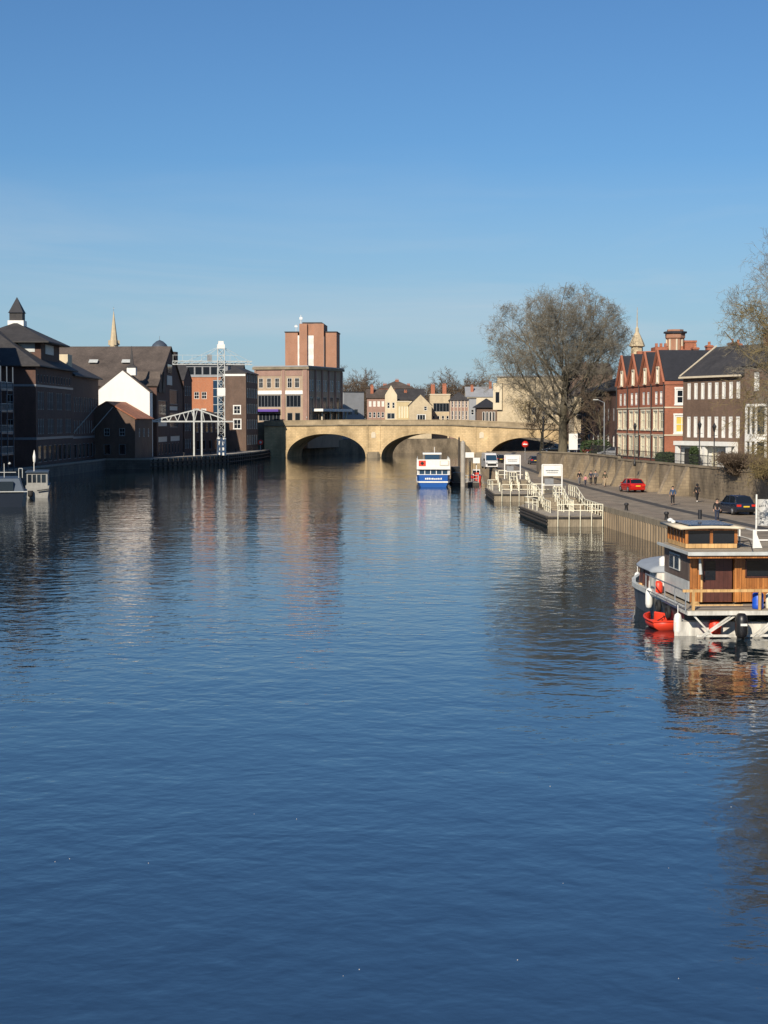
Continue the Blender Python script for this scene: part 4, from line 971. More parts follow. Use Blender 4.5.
# ------------------------------------------------------------------ the two landing stages
def stage():
    """origin: front left corner at water level; x to the right, y away"""
    o = empty('landing_stage', '', 'landing stage', (0,0,0), 0, 'landing stages on the right bank')
    P = [(0,0),(4.9,0),(4.6,26),(1.4,26),(-.5,18.5)]
    m_ = MB(); m_.prism(P, -.6, .92); m_.build('base', M['timber_grey'], o)
    m_ = MB(); m_.prism([(a*1.0+(.06 if a<1 else -.05), b+.08) for a, b in P], .923, .97); m_.build('deck', M['deck'], o)
    m_ = MB()
    q = [(-.05,-.06),(-.56,18.5)]
    for z in (.25,.55,.82): m_.bar((q[0][0],q[0][1],z),(q[1][0],q[1][1],z),.16,.16)
    m_.bar((-.06,-.06,.84),(4.9,-.06,.84),.16,.18)
    m_.build('fender', M['timber_dark'], o)
    # landing and stairs
    m_ = MB(); m_.box(1.4,4.5,14.5,25,.975,1.95)
    for k in range(5): m_.box(3.3,4.5,9.5+k*1.0,14.49,.975,1.12+k*.16)
    for k in range(5): m_.box(.9,2.2,9.5+k*1.0,14.49,.975,1.12+k*.16)
    m_.build('stairs', M['timber_grey'], o)
    m_ = MB(); t = .06
    def rail(pts, h=1.05, n=None, lo=.5, down=0):
        for a, b in zip(pts, pts[1:]):
            A = Vector(a); B = Vector(b); L = (B-A).length; k = n or max(1, round(L/1.5))
            for hh in (h, lo): m_.bar(A+Vector((0,0,hh)), B+Vector((0,0,hh)), t)
            for i in range(k+1):
                p = A+(B-A)*i/k; m_.bar(p-Vector((0,0,down)), p+Vector((0,0,h)), t)
    d = .97
    rail([(.9,-.16,d),(4.9,-.16,d)], n=4, down=.95)
    rail([(-.35,15.5,d),(.1,9,d)], n=3); rail([(-.35,15.5,d),(1.0,15.5,d)], n=1)
    rail([(4.75,0,d),(4.7,9.5,d),(4.6,14.5,1.95),(4.6,20,1.95)])
    rail([(3.2,6.5,d),(3.2,9.5,d),(3.2,14.5,1.95)], n=4)
    rail([(2.3,9.5,d),(2.3,14.5,1.95),(3.2,14.5,1.95)], n=3); rail([(.85,9.5,d),(.85,14.5,1.95),(.85,22,1.95)], n=4)
    rail([(.85,5,d),(.85,9.5,d)], n=3)
    rail([(1.2,22,1.95),(4.5,22,1.95)], n=3)
    rail([(2.3,6.5,d),(2.3,9.5,d)], n=2)
    m_.build('railing', M['rail_cream'], o)
    m_ = MB()
    for x in (1.95,3.95): m_.bar((x,20.5,1.95),(x,20.5,5.0),.12)
    for z in (2.95,5.0): m_.bar((1.95,20.5,z),(3.95,20.5,z),.1)
    sf = m_.build('sign_frame', M['white'], o)
    m_ = MB(); m_.box(2.05,3.85,20.4,20.46,3.85,4.92); sb = m_.build('sign_board', M['white'], sf)
    m_ = MB(); rng = random.Random(9); x = 2.3
    while x < 3.6: w_ = rng.uniform(.05,.12); m_.box(x,x+w_,20.38,20.395,4.35,4.45); x += w_+.03
    x = 2.4
    while x < 3.5: w_ = rng.uniform(.05,.1); m_.box(x,x+w_,20.38,20.395,4.15,4.22); x += w_+.03
    m_.build('lettering', M['bluegrey'], sb)
    m_ = MB(); m_.box(2.2,3.1,20.42,20.5,3.0,3.6); m_.build('notice_board', M['grey'], sf)
    return o
st = stage(); st.location = (14.55,151,0); st.rotation_euler.z = R(1.5)
st['label'] = 'nearer timber landing stage with cream railings, stairs and a white framed sign'
copy_tree(st, (12.8,197.5,0), R(-2), 'farther timber landing stage with cream railings and white sign, nearer the tour boat')
# grey mooring piles and floating pontoon beside the tour boat
for k, (px, Y, zt, r_, lab) in enumerate(((463,243,6.2,.34,'thick pale grey mooring pile right beside the blue tour boat'),(459,262,6.6,.14,'thin dark mooring pole just left of the thick grey pile'),(470,250,3.2,.13,'short thin mooring pole right of the thick grey pile'))):
    m_ = MB(); m_.tube((0,0,-2),(0,0,zt),r_,n=14); m_.lathe([(r_,zt),(r_*1.05,zt+.05),(.03,zt+.4)], 14)
    tag(m_.build('mooring_pile', M['concrete'] if k == 0 else M['timber_dark'], None, (X(px,Y),Y,0)), lab, 'mooring pile', 'mooring piles by the tour boat')
o = empty('pontoon', 'floating pontoon with railings between the grey pile and the far landing stage', 'pontoon', (X(452,246),246,0))
m_ = MB(); m_.box(0,4.0,0,14,-.3,.45); m_.build('float', M['timber_dark'], o)
m_ = MB(); m_.box(.05,3.95,.05,13.95,.453,.5); m_.build('deck', M['concrete'], o)
m_ = MB()
for z in (1.0,1.5): m_.bar((1.4,.3,z),(3.8,.3,z),.07); m_.bar((3.85,.3,z),(3.85,13,z),.07)
for k in range(4): m_.bar((1.4+k*.8,.3,.5),(1.4+k*.8,.3,1.5),.07); m_.bar((3.85,.3+k*3.5,.5),(3.85,.3+k*3.5,1.5),.07)
m_.build('railing', M['grey_white'], o)
m_ = MB(); m_.box(.2,1.3,.4,2.6,.5,1.9); m_.box(.1,1.4,5,7,.5,2.6); m_.build('storage_box', M['black'], o)
o = empty('pontoon_sign', 'white board on two posts between the tour boat and the white van', 'sign', (X(469.5,258),258,.5))
m_ = MB(); m_.box(-.68,.68,0,.08,3.3,4.1); m_.build('board', M['white'], o); m_ = MB()
for x in (-.5,.5): m_.bar((x,.12,0),(x,.12,3.9),.08)
m_.build('post', M['timber_dark'], o)
o = empty('ticket_kiosk', 'small red and white ticket kiosk board right of the pontoon', 'kiosk', (X(476.5,252),252,.2))
m_ = MB(); m_.box(-.35,.35,0,.8,.2,1.5); m_.build('cabinet', M['redplastic'], o); m_ = MB(); m_.box(-.5,.5,-.1,.9,2.9,3.7); m_.bar((0,.4,1.5),(0,.4,2.9),.1); m_.build('sign_board', M['white'], o)
# bollards on the right quay
labs = ['mooring bollard on the quay edge right of the near landing stage','mooring bollard on the quay edge midway between landing stage and houseboat','mooring bollard on the quay edge just above the houseboat roof']
for k, (x, Y) in enumerate(((20.7,145),(21.8,131),(22.7,118))):
    b = MB(); b.lathe([(.18,0),(.16,.1),(.12,.45),(.2,.55),(.2,.66),(.08,.72)], 10)
    tag(b.build('bollard', M['black_iron'], None, (x,Y,1.72)), labs[k], 'bollard', 'mooring bollards on the right quay')
# ------------------------------------------------------------------ the wooden houseboat
hb = empty('houseboat', 'wooden houseboat with varnished stern cabin, wheelhouse and solar roof moored at the right edge', 'boat', (13.35,75.2,0), R(3))
# origin: stern left corner at waterline, x to the right, y towards the bow
def hull_rings(W, L, z0, z1, flare=.0, bow=4.5, n=12, y0=0):
    rings = []
    for i in range(n+1):
        y = y0 + (L-y0)*i/n
        t = max(0, (y-(L-bow))/bow); hw = (W/2)*math.sqrt(max(0.0004, 1-t**2.2))
        up = .35*t*t
        rings.append([(W/2-hw-flare, y, z1+up), (W/2-hw+.12, y, z0), (W/2+hw-.12, y, z0), (W/2+hw+flare, y, z1+up)])
    return rings
m_ = MB(); m_.loft(hull_rings(5.6, 15.2, -.4, 1.05, .04, 5), smooth=False); m_.build('hull', M['hull_dark'], hb)
m_ = MB()
for sgn in (0, 1):
    rr = hull_rings(5.6, 15.2, -.4, 1.05, .04, 5)
    for a, b in zip(rr, rr[1:]):
        p = Vector(a[0 if sgn == 0 else 3]); q = Vector(b[0 if sgn == 0 else 3]); m_.bar(p+Vector((0,0,.08)), q+Vector((0,0,.08)), .2, .22)
m_.build('gunwale', M['grey_white'], hb)
m_ = MB(); m_.prism([(r_[0][0]+.06, r_[0][1]) for r_ in rr] + [(r_[3][0]-.06, r_[3][1]) for r_ in reversed(rr)], 1.06, 1.12); m_.build('side_deck', M['deck'], hb)
# aft platform on struts over a white stern float
m_ = MB(); m_.box(-.25,6.4,-1.7,.2,1.02,1.2); m_.build('stern_platform', M['boat_white'], hb)
m_ = MB(); m_.box(-.2,6.35,-1.66,.15,1.203,1.23); m_.build('platform_boards', M['deck'], hb)
m_ = MB(); m_.prism([(-.6,-.7),(6.0,-.7),(6.0,1.0),(.2,1.0)], -.2, .62); m_.box(2.6,6.2,-1.0,-.75,-.1,.62); m_.build('stern_float', M['boat_white'], hb)
m_ = MB()
for (a, b) in (((.4,0),(1.7,0)),((1.9,1),(.5,1)),((2.7,0),(3.8,1)),((4.9,1),(5.8,0)),((.05,1),(.9,0)),((3.9,1),(2.9,0))):
    z0, z1 = (.05, 1.0) if a[1] == 0 else (1.0, .05)
    m_.bar((a[0],-1.55,1.0 if a[1] else .1),(b[0],-1.55,.1 if a[1] else 1.0),.07)
m_.bar((.2,-1.5,.1),(6.2,-1.5,.1),.1)
m_.build('strut', M['boat_white'], hb)
m_ = MB()
m_.lathe([(.24,0),(.28,.1),(.28,.5),(.2,.62)], 12, (1.15,-.95,.1)); m_.lathe([(.2,0),(.2,.7),(.1,.8)], 10, (4.75,-1.2,.12)); m_.build('fuel_can', M['redplastic'], hb)
m_ = MB(); m_.lathe([(.4,0),(.42,.3),(.36,.85)], 12, (4.0,-1.2,.05)); m_.build('tarpaulin', M['bark'], hb)
# outboard motors
for x, mt, cm in ((2.05,'black','black'),(5.55,'grey','pink')):
    m_ = MB(); prof = []
    for z, s in ((0,.55),(.08,.85),(.3,1.0),(.75,1.0),(.95,.86),(1.04,.55)):
        prof.append([(x+.29*s*math.cos(t)*(1 if abs(math.cos(t))<.9 else .95), -1.95+.36*s*math.sin(t), z+.08) for t in [2*math.pi*(k+.5)/12 for k in range(12)]])
    m_.loft(prof); m_.tube((x,-1.85,-.8),(x,-1.85,.15),.15,.17,n=10); om = m_.build('outboard_motor', M[mt], hb)
    m_ = MB(); m_.box(x-.13,x+.16,-2.34,-2.30,.62,.72); m_.lathe([(.12,0),(.12,.02)], 10, (x,-1.95,1.1)); m_.build('emblem', M['white'], om)
    m_ = MB(); m_.box(x-.09,x+.09,-1.75,-1.45,.2,1.0); m_.build('bracket', M['grey'], om)
# varnished stern cabin wall
CZ0, CZ1 = 1.24, 3.46; CY = 1.7; CX1 = 6.2; CX0 = .62
m_ = MB()
def fn_(u,o,z): return (CX0+u, CY-o, CZ0+z)
wall_side(m_, fn_, CX1-CX0, CZ1-CZ0, [(.62,0,1.4,2.0),(2.6,1.15,1.95,.75)], .1)
m_.build('stern_wall', M['wood_orange'], hb)
m_ = MB(); m_.box(CX0+.64,CX0+1.98,CY+.1,CY+.15,CZ0,CZ0+1.98); dr = m_.build('door', M['wood_redbrown'], hb)
m_ = MB(); m_.box(CX0+.72,CX0+1.2,CY+.06,CY+.098,CZ0+1.0,CZ0+1.85); m_.build('window', M['glass'], dr)
m_ = MB(); m_.box(CX0+2.6,CX0+4.55,CY+.08,CY+.12,CZ0+1.15,CZ0+1.9); m_.build('window', M['glass'], hb)
m_ = MB()
for (a,b,c,d) in ((2.55,4.6,1.1,1.16),(2.55,4.6,1.89,1.96),(2.55,2.61,1.1,1.96),(4.54,4.6,1.1,1.96)): m_.box(CX0+a,CX0+b,CY-.04,CY-.003,CZ0+c,CZ0+d)
m_.build('window_frame', M['wood_redbrown'], hb)
for x in (CX0+.15, CX0+2.2):
    m_ = MB(); m_.box(x-.16,x+.16,CY-.12,CY-.003,CZ0,CZ1); m_.build('post', M['wood_orange'], hb)
m_ = MB()    # side walls
m_.box(CX0,CX0+.08,CY+.16,7.0,CZ0+.95,CZ1); m_.build('side_wall', M['wood_greybrown'], hb)
m_ = MB(); m_.box(CX1-.08,CX1,CY+.16,7.0,CZ0,CZ1); m_.build('side_wall', M['wood_greybrown'], hb)
m_ = MB(); m_.box(CX0+.0,CX0+.082,CY+.16,7.0,CZ0,CZ0+.93); m_.build('lower_side_panel', M['grey_white'], hb)
for y in (3.6,4.7):
    m_ = MB(); m_.box(CX0-.06,CX0-.003,y,y+1.0,CZ0+1.25,CZ0+2.0); wf_ = m_.build('window_frame', M['grey_white'], hb)
    m_ = MB(); m_.box(CX0-.075,CX0-.062,y+.1,y+.9,CZ0+1.32,CZ0+1.93); m_.build('pane', M['glass'], wf_)
m_ = MB(); m_.box(CX0+.1,CX1-.1,6.8,7.0,1.13,CZ1); m_.build('front_wall', M['wood_greybrown'], hb)
# roof
m_ = MB(); m_.box(CX0-.25,CX1+.35,.75,7.25,CZ1+.003,CZ1+.10); m_.build('cabin_roof', M['deck'], hb)
m_ = MB(); m_.box(CX0-.32,CX1+.4,.68,.745,CZ1-.03,CZ1+.13); m_.box(CX0-.32,CX0-.255,.75,7.25,CZ1+.0,CZ1+.13); m_.build('roof_edge', M['grey_white'], hb)
m_ = MB(); m_.bar((CX0-.3,.85,CZ1-.1),(CX1+.3,.85,CZ1-.1),.12); m_.build('roof_beam', M['wood_orange'], hb)
# wheelhouse
WX0, WX1, WY0, WY1 = .75, 3.15, 3.1, 6.9; WZ0, WZ1 = CZ1+.125, CZ1+1.0
m_ = MB(); m_.box(WX0,WX1,WY0,WY1,WZ0,WZ0+.2); m_.build('wheelhouse_base', M['wood_light'], hb)
m_ = MB()
for x in (WX0+.05, (WX0+WX1)/2, WX1-.05): m_.box(x-.07,x+.07,WY0,WY0+.1,WZ0+.2,WZ1); m_.box(x-.07,x+.07,WY1-.1,WY1,WZ0+.2,WZ1)
for k in range(1,6): 
    y = WY0+(WY1-WY0)*k/6
    for x in (WX0+.05, WX1-.05): m_.box(x-.05,x+.05,y-.1,y+.1,WZ0+.2,WZ1)
m_.box(WX0,WX1,WY0,WY0+.1,WZ1-.06,WZ1+.02)
m_.build('wheelhouse_frame', M['wood_orange'], hb)
m_ = MB()
m_.box(WX0+.1,WX1-.1,WY0+.04,WY0+.06,WZ0+.2,WZ1-.06); m_.box(WX0+.04,WX0+.06,WY0+.1,WY1-.1,WZ0+.2,WZ1); m_.box(WX1-.06,WX1-.04,WY0+.1,WY1-.1,WZ0+.2,WZ1); m_.build('wheelhouse_glass', M['glass'], hb)
m_ = MB(); rg = []
for k in range(9):
    t = k/8; x = WX0-.3+(WX1-WX0+.6)*t; z = WZ1+.05*math.sin(math.pi*t); rg.append([(x,WY0-.35,z),(x,WY1+.35,z),(x,WY1+.35,z+.1),(x,WY0-.35,z+.1)])
m_.loft(rg); m_.build('wheelhouse_roof', M['stone_trim'], hb)
m_ = MB(); m_.box(WX0+.15,WX1-.15,WY0+.1,WY1-.3,WZ1+.17,WZ1+.21); m_.build('solar_panel', M['solar'], hb)
m_ = MB(); m_.tube((WX0+1.35,WY1-.9,WZ1+.3),(WX0+1.35,WY1-.9,WZ1+.75),.09,n=8); m_.build('stovepipe', M['black_iron'], hb)
m_ = MB(); m_.lathe([(.1,0),(.16,.05),(.14,.14),(.02,.2)], 8, (WX0+.1,WY1-.1,WZ1+.12)); m_.lathe([(.08,0),(.12,.05),(.1,.12),(.02,.16)], 8, (WX0+.0,WY1-1.2,WZ1+.12)); m_.build('roof_light', M['white'], hb)
# bow saloon with rounded roof
m_ = MB(); rr2 = []
for i in range(9):
    y = 7.05+7.0*i/8; t = max(0,(y-9.8)/4.4); hw = 2.6*math.sqrt(max(.02,1-t**2.3)); rr2.append([(2.8-hw,y,1.12),(2.8-hw+.08,y,2.15),(2.8+hw-.08,y,2.15),(2.8+hw,y,1.12)])
m_.loft(rr2, smooth=False); m_.build('bow_cabin', M['boat_white'], hb)
m_ = MB(); rr3 = []
for i in range(9):
    y = 7.02+7.35*i/8; t = max(0,(y-9.8)/4.7); hw = 2.78*math.sqrt(max(.02,1-t**2.3))
    rr3.append([(2.8+hw*math.cos(math.pi-a*math.pi/8), y, 2.155+.42*math.sin(a*math.pi/8)*math.sqrt(max(.02,1-t**2.3))) for a in range(9)] + [(2.8+hw,y,2.1),(2.8-hw,y,2.1)])
m_.loft(rr3); m_.build('bow_roof', M['boatroof'], hb)
for (a, b) in ((8.7,9.6),(9.9,10.8),(11.3,12.1)):
    m_ = MB(); i0 = 2.8-2.6*math.sqrt(max(.02,1-max(0,(a-9.8)/4.4)**2.3)); i1 = 2.8-2.6*math.sqrt(max(.02,1-max(0,(b-9.8)/4.4)**2.3))
    m_.add([(i0-.05,a,1.25),(i1-.05,b,1.25),(i1+.02,b,2.12),(i0+.02,a,2.12),(i0+.1,a,1.25),(i1+.1,b,1.25),(i1+.12,b,2.12),(i0+.12,a,2.12)], [(0,1,2,3),(7,6,5,4),(0,4,5,1),(3,2,6,7),(0,3,7,4),(1,5,6,2)]); m_.build('side_door', M['wood_redbrown'], hb)
m_ = MB(); m_.lathe([(.16,0),(.2,.08),(.2,.5),(.1,.6)], 12, (.28,6.7,1.13)); m_.build('gas_bottle', M['redplastic'], hb)
m_ = MB(); m_.lathe([(.22,0),(.26,.06),(.26,.45),(.1,.55)], 12, (.75,7.6,2.3)); m_.build('roof_vent', M['white'], hb)
# stern rails
m_ = MB(); m_.box(-.45,6.4,-1.62,-1.52,2.02,2.14); m_.build('hand_rail', M['wood_light'], hb)
m_ = MB()
for x in (.02,2.95,6.1): m_.box(x-.06,x+.06,-1.62,-1.52,1.235,2.02)
m_.box(0,2.2,-1.6,-1.55,1.42,1.48); m_.build('rail_post', M['wood_light'], hb)
m_ = MB(); m_.bar((-.3,-1.5,2.05),(-.3,7,2.05),.05); m_.bar((-.3,-1.5,1.3),(-1.0+.7,7,1.3),.04)
for k in range(5): m_.bar((-.3,-1.5+k*2.1,1.2),(-.3,-1.5+k*2.1,2.05),.045)
m_.build('side_rail', M['metal'], hb)
# roof terrace frame
m_ = MB()
for z in (.5,.95): m_.bar((3.9,3,CZ1+z),(6.4,3,CZ1+z),.06); m_.bar((3.9,3,CZ1+z),(3.9,8,CZ1+z),.06)
for (x,y) in ((3.9,3),(5.1,3),(6.4,3),(3.9,5.5),(3.9,8)): m_.bar((x,y,CZ1+.12),(x,y,CZ1+.95),.07)
m_.add([(3.86,2.96,CZ1+.13),(4.3,2.96,CZ1+.13),(3.96,2.96,CZ1+.95),(3.86,2.96,CZ1+.95),(3.86,3.04,CZ1+.13),(4.3,3.04,CZ1+.13),(3.96,3.04,CZ1+.95),(3.86,3.04,CZ1+.95)], [(0,1,2,3),(7,6,5,4),(0,4,5,1),(1,5,6,2),(2,6,7,3),(3,7,4,0)])
m_.build('roof_rail', M['white'], hb)
m_ = MB(); pts = [(3.3,1.0,CZ1+.2),(3.6,2.6,CZ1+.5),(3.4,3.8,CZ1+.35),(3.3,4.2,CZ1+.6)]
for a, b in zip(pts, pts[1:]): m_.tube(a,b,.025,n=5)
m_.build('cable', M['rubber'], hb)
# standing things on the stern platform
def hbp(x, y, z):
    c, s = math.cos(R(3)), math.sin(R(3)); return (13.35+c*x-s*y, 75.2+s*x+c*y, z)
m_ = MB(); m_.lathe([(.22,0),(.25,.03),(.26,.2),(.24,.24),(.26,.4),(.24,.44),(.25,.62),(.2,.7)], 16); tag(m_.build('barrel', M['blueplastic'], None, hbp(3.0,-1.1,1.232)), 'bright blue plastic barrel on the houseboat stern platform', 'barrel')
m_ = MB(); m_.lathe([(.17,0),(.19,.04),(.19,.6),(.12,.68)], 14); tag(m_.build('water_drum', M['cream'], None, hbp(3.55,-1.05,1.232)), 'cream drum standing right of the blue barrel on the houseboat', 'drum')
o = empty('deck_chest', 'dark green slatted chest on the houseboat stern platform', 'chest', hbp(4.25,-1.3,1.232), R(3))
m_ = MB(); m_.box(0,1.05,0,.5,0,.55); m_.build('box', mat_plain('dark_green_paint', (.02,.055,.05), .5, .15, 2), o); m_ = MB(); m_.box(-.04,1.09,-.04,.54,.555,.62); m_.build('lid', M['bluegrey'], o)
# fenders hanging from the hull
for k, (x, y, z, lab) in enumerate(((-.42,-.55,.1,'white fender hanging at the stern corner of the houseboat'),(-.2,6.6,.5,'white fender hanging beside the red dinghy'),(.85,14.6,.55,'white fender hanging at the bow of the houseboat'))):
    m_ = MB(); m_.lathe([(.04,0),(.15,.08),(.18,.25),(.18,.75),(.14,.93),(.05,1.0)], 12); m_.tube((0,0,1.0),(0,0,1.35),.02,n=5)
    tag(m_.build('fender', M['white'], None, hbp(x,y,z-.1)), lab, 'fender', 'fenders of the houseboat')
# red dinghy
dg = empty('red_dinghy', 'small bright red rowing dinghy afloat beside the houseboat', 'dinghy', (12.72,77.4,0), R(10))
def dinghy_rings(o=0):
    rr = []
    for i in range(9):
        t = i/8; y = -.9+2.3*t; hw = (.72-.0*t)*math.sqrt(max(.03,1-(max(0,t-.35)/.65)**2.2)) - o; z1 = .40+.16*t*t
        rr.append([(-hw,y,z1),(-hw*.86,y,.12),(-hw*.5,y,-.08+.12*t*t),(hw*.5,y,-.08+.12*t*t),(hw*.86,y,.12),(hw,y,z1)])
    return rr
m_ = MB(); rr = dinghy_rings()
v = [p for r_ in rr for p in r_]; fs = []
for k in range(8):
    for i in range(5): fs.append((k*6+i,k*6+i+1,k*6+6+i+1,k*6+6+i))
fs.append((0,1,2,3,4,5)); m_.add(v, fs, True)
ho = m_.build('hull', M['redplastic'], dg); so_ = ho.modifiers.new('thickness','SOLIDIFY'); so_.thickness = .05
m_ = MB()
for a, b in zip(rr, rr[1:]): m_.tube(a[0],b[0],.045,n=6); m_.tube(a[5],b[5],.045,n=6)
m_.tube(rr[0][0],rr[0][5],.045,n=6); m_.build('gunwale', M['redplastic'], dg)
m_ = MB(); m_.box(-.6,.6,-.3,-.05,.24,.29); m_.box(-.5,.5,.5,.72,.27,.32); m_.build('thwart', M['redplastic'], dg)
m_ = MB(); m_.tube((-.5,-.6,.36),(.5,1.0,.42),.025,n=6); m_.cbox(.55,1.1,.43,.16,.4,.03,rz=-.5); m_.build('oar', M['black'], dg)

# ------------------------------------------------------------------ blue and white tour boat
tb = empty('tour_boat', 'blue and white passenger cruiser heading this way in midstream, before the middle bridge arch', 'boat', (X(433.5,241),241,0), R(-1))
hw = 2.35
def tring(y, k, zt, zk=-.4):
    return [(-hw*k,y,zt),(-hw*k*.98,y,.5),(-hw*k*.8,y,zk),(hw*k*.8,y,zk),(hw*k*.98,y,.5),(hw*k,y,zt)]
m_ = MB(); m_.loft([tring(0,.86,1.7),tring(.8,.97,1.7),tring(2.5,1,1.6),tring(20,1,1.5),tring(24,.9,1.5)], smooth=False); m_.build('hull', M['blue'], tb)
m_ = MB()
for z, t in ((.72,.13),(.0,.04)):
    pts = [(-hw*.995,2.5),(-hw*.965,.8),(-hw*.855,-.03),(hw*.855,-.03),(hw*.965,.8),(hw*.995,2.5),(hw*.995,20)]
    if z: 
        for a, b in zip([(-hw*.995,20)]+pts, pts): m_.bar((a[0]*1.012,a[1],z),(b[0]*1.012,b[1],z),.09,.2)
m_.build('stripe', M['white'], tb)
m_ = MB(); m_.box(-hw+.02,hw-.02,.45,21,1.72,1.8); m_.box(-hw+.05,-hw+.2,.5,20.9,1.8,2.5) ; m_.box(hw-.2,hw-.05,.5,20.9,1.8,2.5); m_.box(-hw+.2,hw-.2,.7,20.5,1.8,1.9)
m_.build('lower_superstructure', M['white'], tb)
m_ = MB(); m_.box(-hw+.22,hw-.22,.62,.75,1.3,2.45); m_.box(-hw+.0,-hw+.045,1,20,1.85,2.4); m_.box(hw-.045,hw+.0,1,20,1.85,2.4); m_.build('saloon_window', M['glass_blue'], tb)
m_ = MB()
for k in range(6): x = -hw+.3+k*(2*hw-.6)/5; m_.box(x-.05,x+.05,.56,.62,1.75,2.5)
m_.build('window_pillar', M['white'], tb)
m_ = MB(); m_.box(-hw-.02,hw+.02,.2,20.5,2.5,2.95); m_.box(-hw,hw,.25,.4,2.95,3.9); m_.box(-hw,-hw+.1,.4,18,2.95,3.7); m_.box(hw-.1,hw,.4,18,2.95,3.7); m_.build('upper_deck', M['white'], tb)
m_ = MB(); m_.box(-hw+.25,-hw+1.25,.18,.245,2.98,3.75); po = m_.build('poster', M['redplastic'], tb); m_ = MB(); m_.cbox(-hw+.75,.16,3.37,.4,.02,.4,ry=.78); m_.build('poster_motif', M['black'], po)
m_ = MB(); m_.box(.9,hw-.15,.18,.245,3.05,3.75); po = m_.build('notice', M['stone_trim'], tb); m_ = MB(); m_.box(1.0,hw-.25,.165,.179,3.12,3.68); m_.build('notice_face', M['white'], po)
m_ = MB(); m_.box(-1.5,1.2,3.5,8.5,4.55,4.75); m_.build('canopy', M['white'], tb)
m_ = MB(); 
for x in (-1.4,1.1):
    for y in (3.6,8.4): m_.bar((x,y,2.95),(x,y,4.55),.08)
m_.build('canopy_post', M['grey'], tb)
m_ = MB(); m_.box(-1.2,.9,3.4,3.5,3.75,4.5); m_.build('windscreen', M['glass_blue'], tb)
m_ = MB(); m_.tube((.2,6,4.75),(.2,6,5.6),.04,n=6); m_.build('mast', M['white'], tb)
m_ = MB(); 
for x in (-hw+.1, hw-.1): m_.bar((x,.4,4.1),(x,12,4.1),.05); [m_.bar((x,.4+k*2.3,3.7),(x,.4+k*2.3,4.1),.05) for k in range(6)]
m_.build('deck_rail', M['grey_white'], tb)
rng = random.Random(5); m_ = MB(); z = 1.18; x = -1.2
while x < 1.2: w_ = rng.uniform(.12,.24); m_.box(x,x+w_,-.05,.0-.003,z-.12,z+rng.uniform(.05,.14)); x += w_+.06
m_.build('name_lettering', M['white'], tb)
# little boat with red hull beyond
rb = empty('red_work_boat', 'small dark red moored boat beyond the pontoon, left of the far landing stage', 'boat', (X(476,262),262,0), R(-4))
m_ = MB(); m_.loft([[(-.9*k,y,.9),(-.7*k,y,-.2),(.7*k,y,-.2),(.9*k,y,.9)] for y,k in ((0,.85),(2,1),(6,.95),(8,.25))], smooth=False); m_.build('hull', M['red'], rb)
m_ = MB(); m_.box(-.6,.6,1.5,4,.9,1.8); m_.build('cabin', M['white'], rb); m_ = MB(); m_.box(-.5,.5,1.44,1.5,1.2,1.7); m_.build('window', M['glass'], rb)

# ------------------------------------------------------------------ two boats at the left edge
nb = empty('navy_barge', 'dark navy barge with blue-grey cabin, cut by the left edge', 'boat', (X(27,186),186,0), R(12))
m_ = MB(); m_.loft([[(-4.6+ (1-k)*0,y,1.45+.25*(1-k)),(-4.3,y,-.3),(-.25-(1-k)*2,y,-.3),(0-(1-k)*1.9,y,1.45+.25*(1-k))] for y,k in ((0,.8),(1.2,1),(10,1),(13,1),(16,.5))], smooth=False); m_.build('hull', M['navy'], nb)
m_ = MB(); m_.add([(-4.2,1.0,1.5),(-.35,1.0,1.5),(-.9,1.5,3.05),(-4.1,1.5,3.05),(-4.2,11,1.5),(-.35,11,1.5),(-.8,10.6,3.05),(-4.1,10.6,3.05)], [(0,1,2,3),(5,4,7,6),(3,2,6,7),(0,3,7,4),(1,5,6,2)]); m_.build('cabin', M['bluegrey'], nb)
m_ = MB(); m_.box(-3.6,-1.5,.95,1.3,1.75,2.75); m_.build('window', M['glass'], nb)
m_ = MB(); m_.box(-4.4,.02,.1,1.0,1.62,1.70) ; m_.build('rubbing_strake', M['grey_white'], nb)
m_ = MB()
for p0, p1 in (((-.9,4,3.05),(-.9,4,4.1)),((-.5,4,3.05),(-.5,4,4.1)),((-.9,4,4.1),(-.5,4,4.1)),((-2.5,6,3.05),(-2.5,6,4.6)),((-3.3,3,3.05),(-3.3,3,4.0)),((-3.3,3,3.7),(-1.2,3,3.7))): m_.tube(p0,p1,.045,n=6)
m_.lathe([(.13,0),(.18,.12),(.05,.26)], 8, (-1.9,6,4.9-.4)); m_.build('deck_rail', M['grey_white'], nb)
wb = empty('white_cruiser', 'greyish river cruiser with a row of side windows, moored just beyond the navy barge', 'boat', (X(26,207),207,0), R(10))
m_ = MB(); m_.loft([[(-.1,y,1.5),(.1,y,-.3),(2.5,y,-.3),(2.75,y,1.5)] for y in (0,9)]+[[(.8,12,1.7),(1.0,12,.2),(1.7,12,.2),(1.9,12,1.7)]], smooth=False); m_.build('hull', M['cruiser'], wb)
m_ = MB(); wall_side(m_, lambda u,o,z: (.05+u,.15-o,1.5+z), 2.5, 1.6, [(.15,.35,.45,1.0),(.72,.35,.42,1.0),(1.26,.35,.42,1.0),(1.8,.35,.5,1.0)], .06); m_.box(.05,.12,.2,8,1.5,3.1); m_.box(2.5,2.55,.2,8,1.5,3.1); m_.box(.05,2.55,7.9,8,1.5,3.1); m_.build('cabin', M['cruiser'], wb)
m_ = MB(); m_.box(.12,2.5,.215,.25,1.6,3.0); m_.build('pane', M['glass'], wb)
m_ = MB(); m_.box(-.1,2.65,-.1,8.2,3.1,3.22); m_.build('cabin_roof', M['bluegrey'], wb)
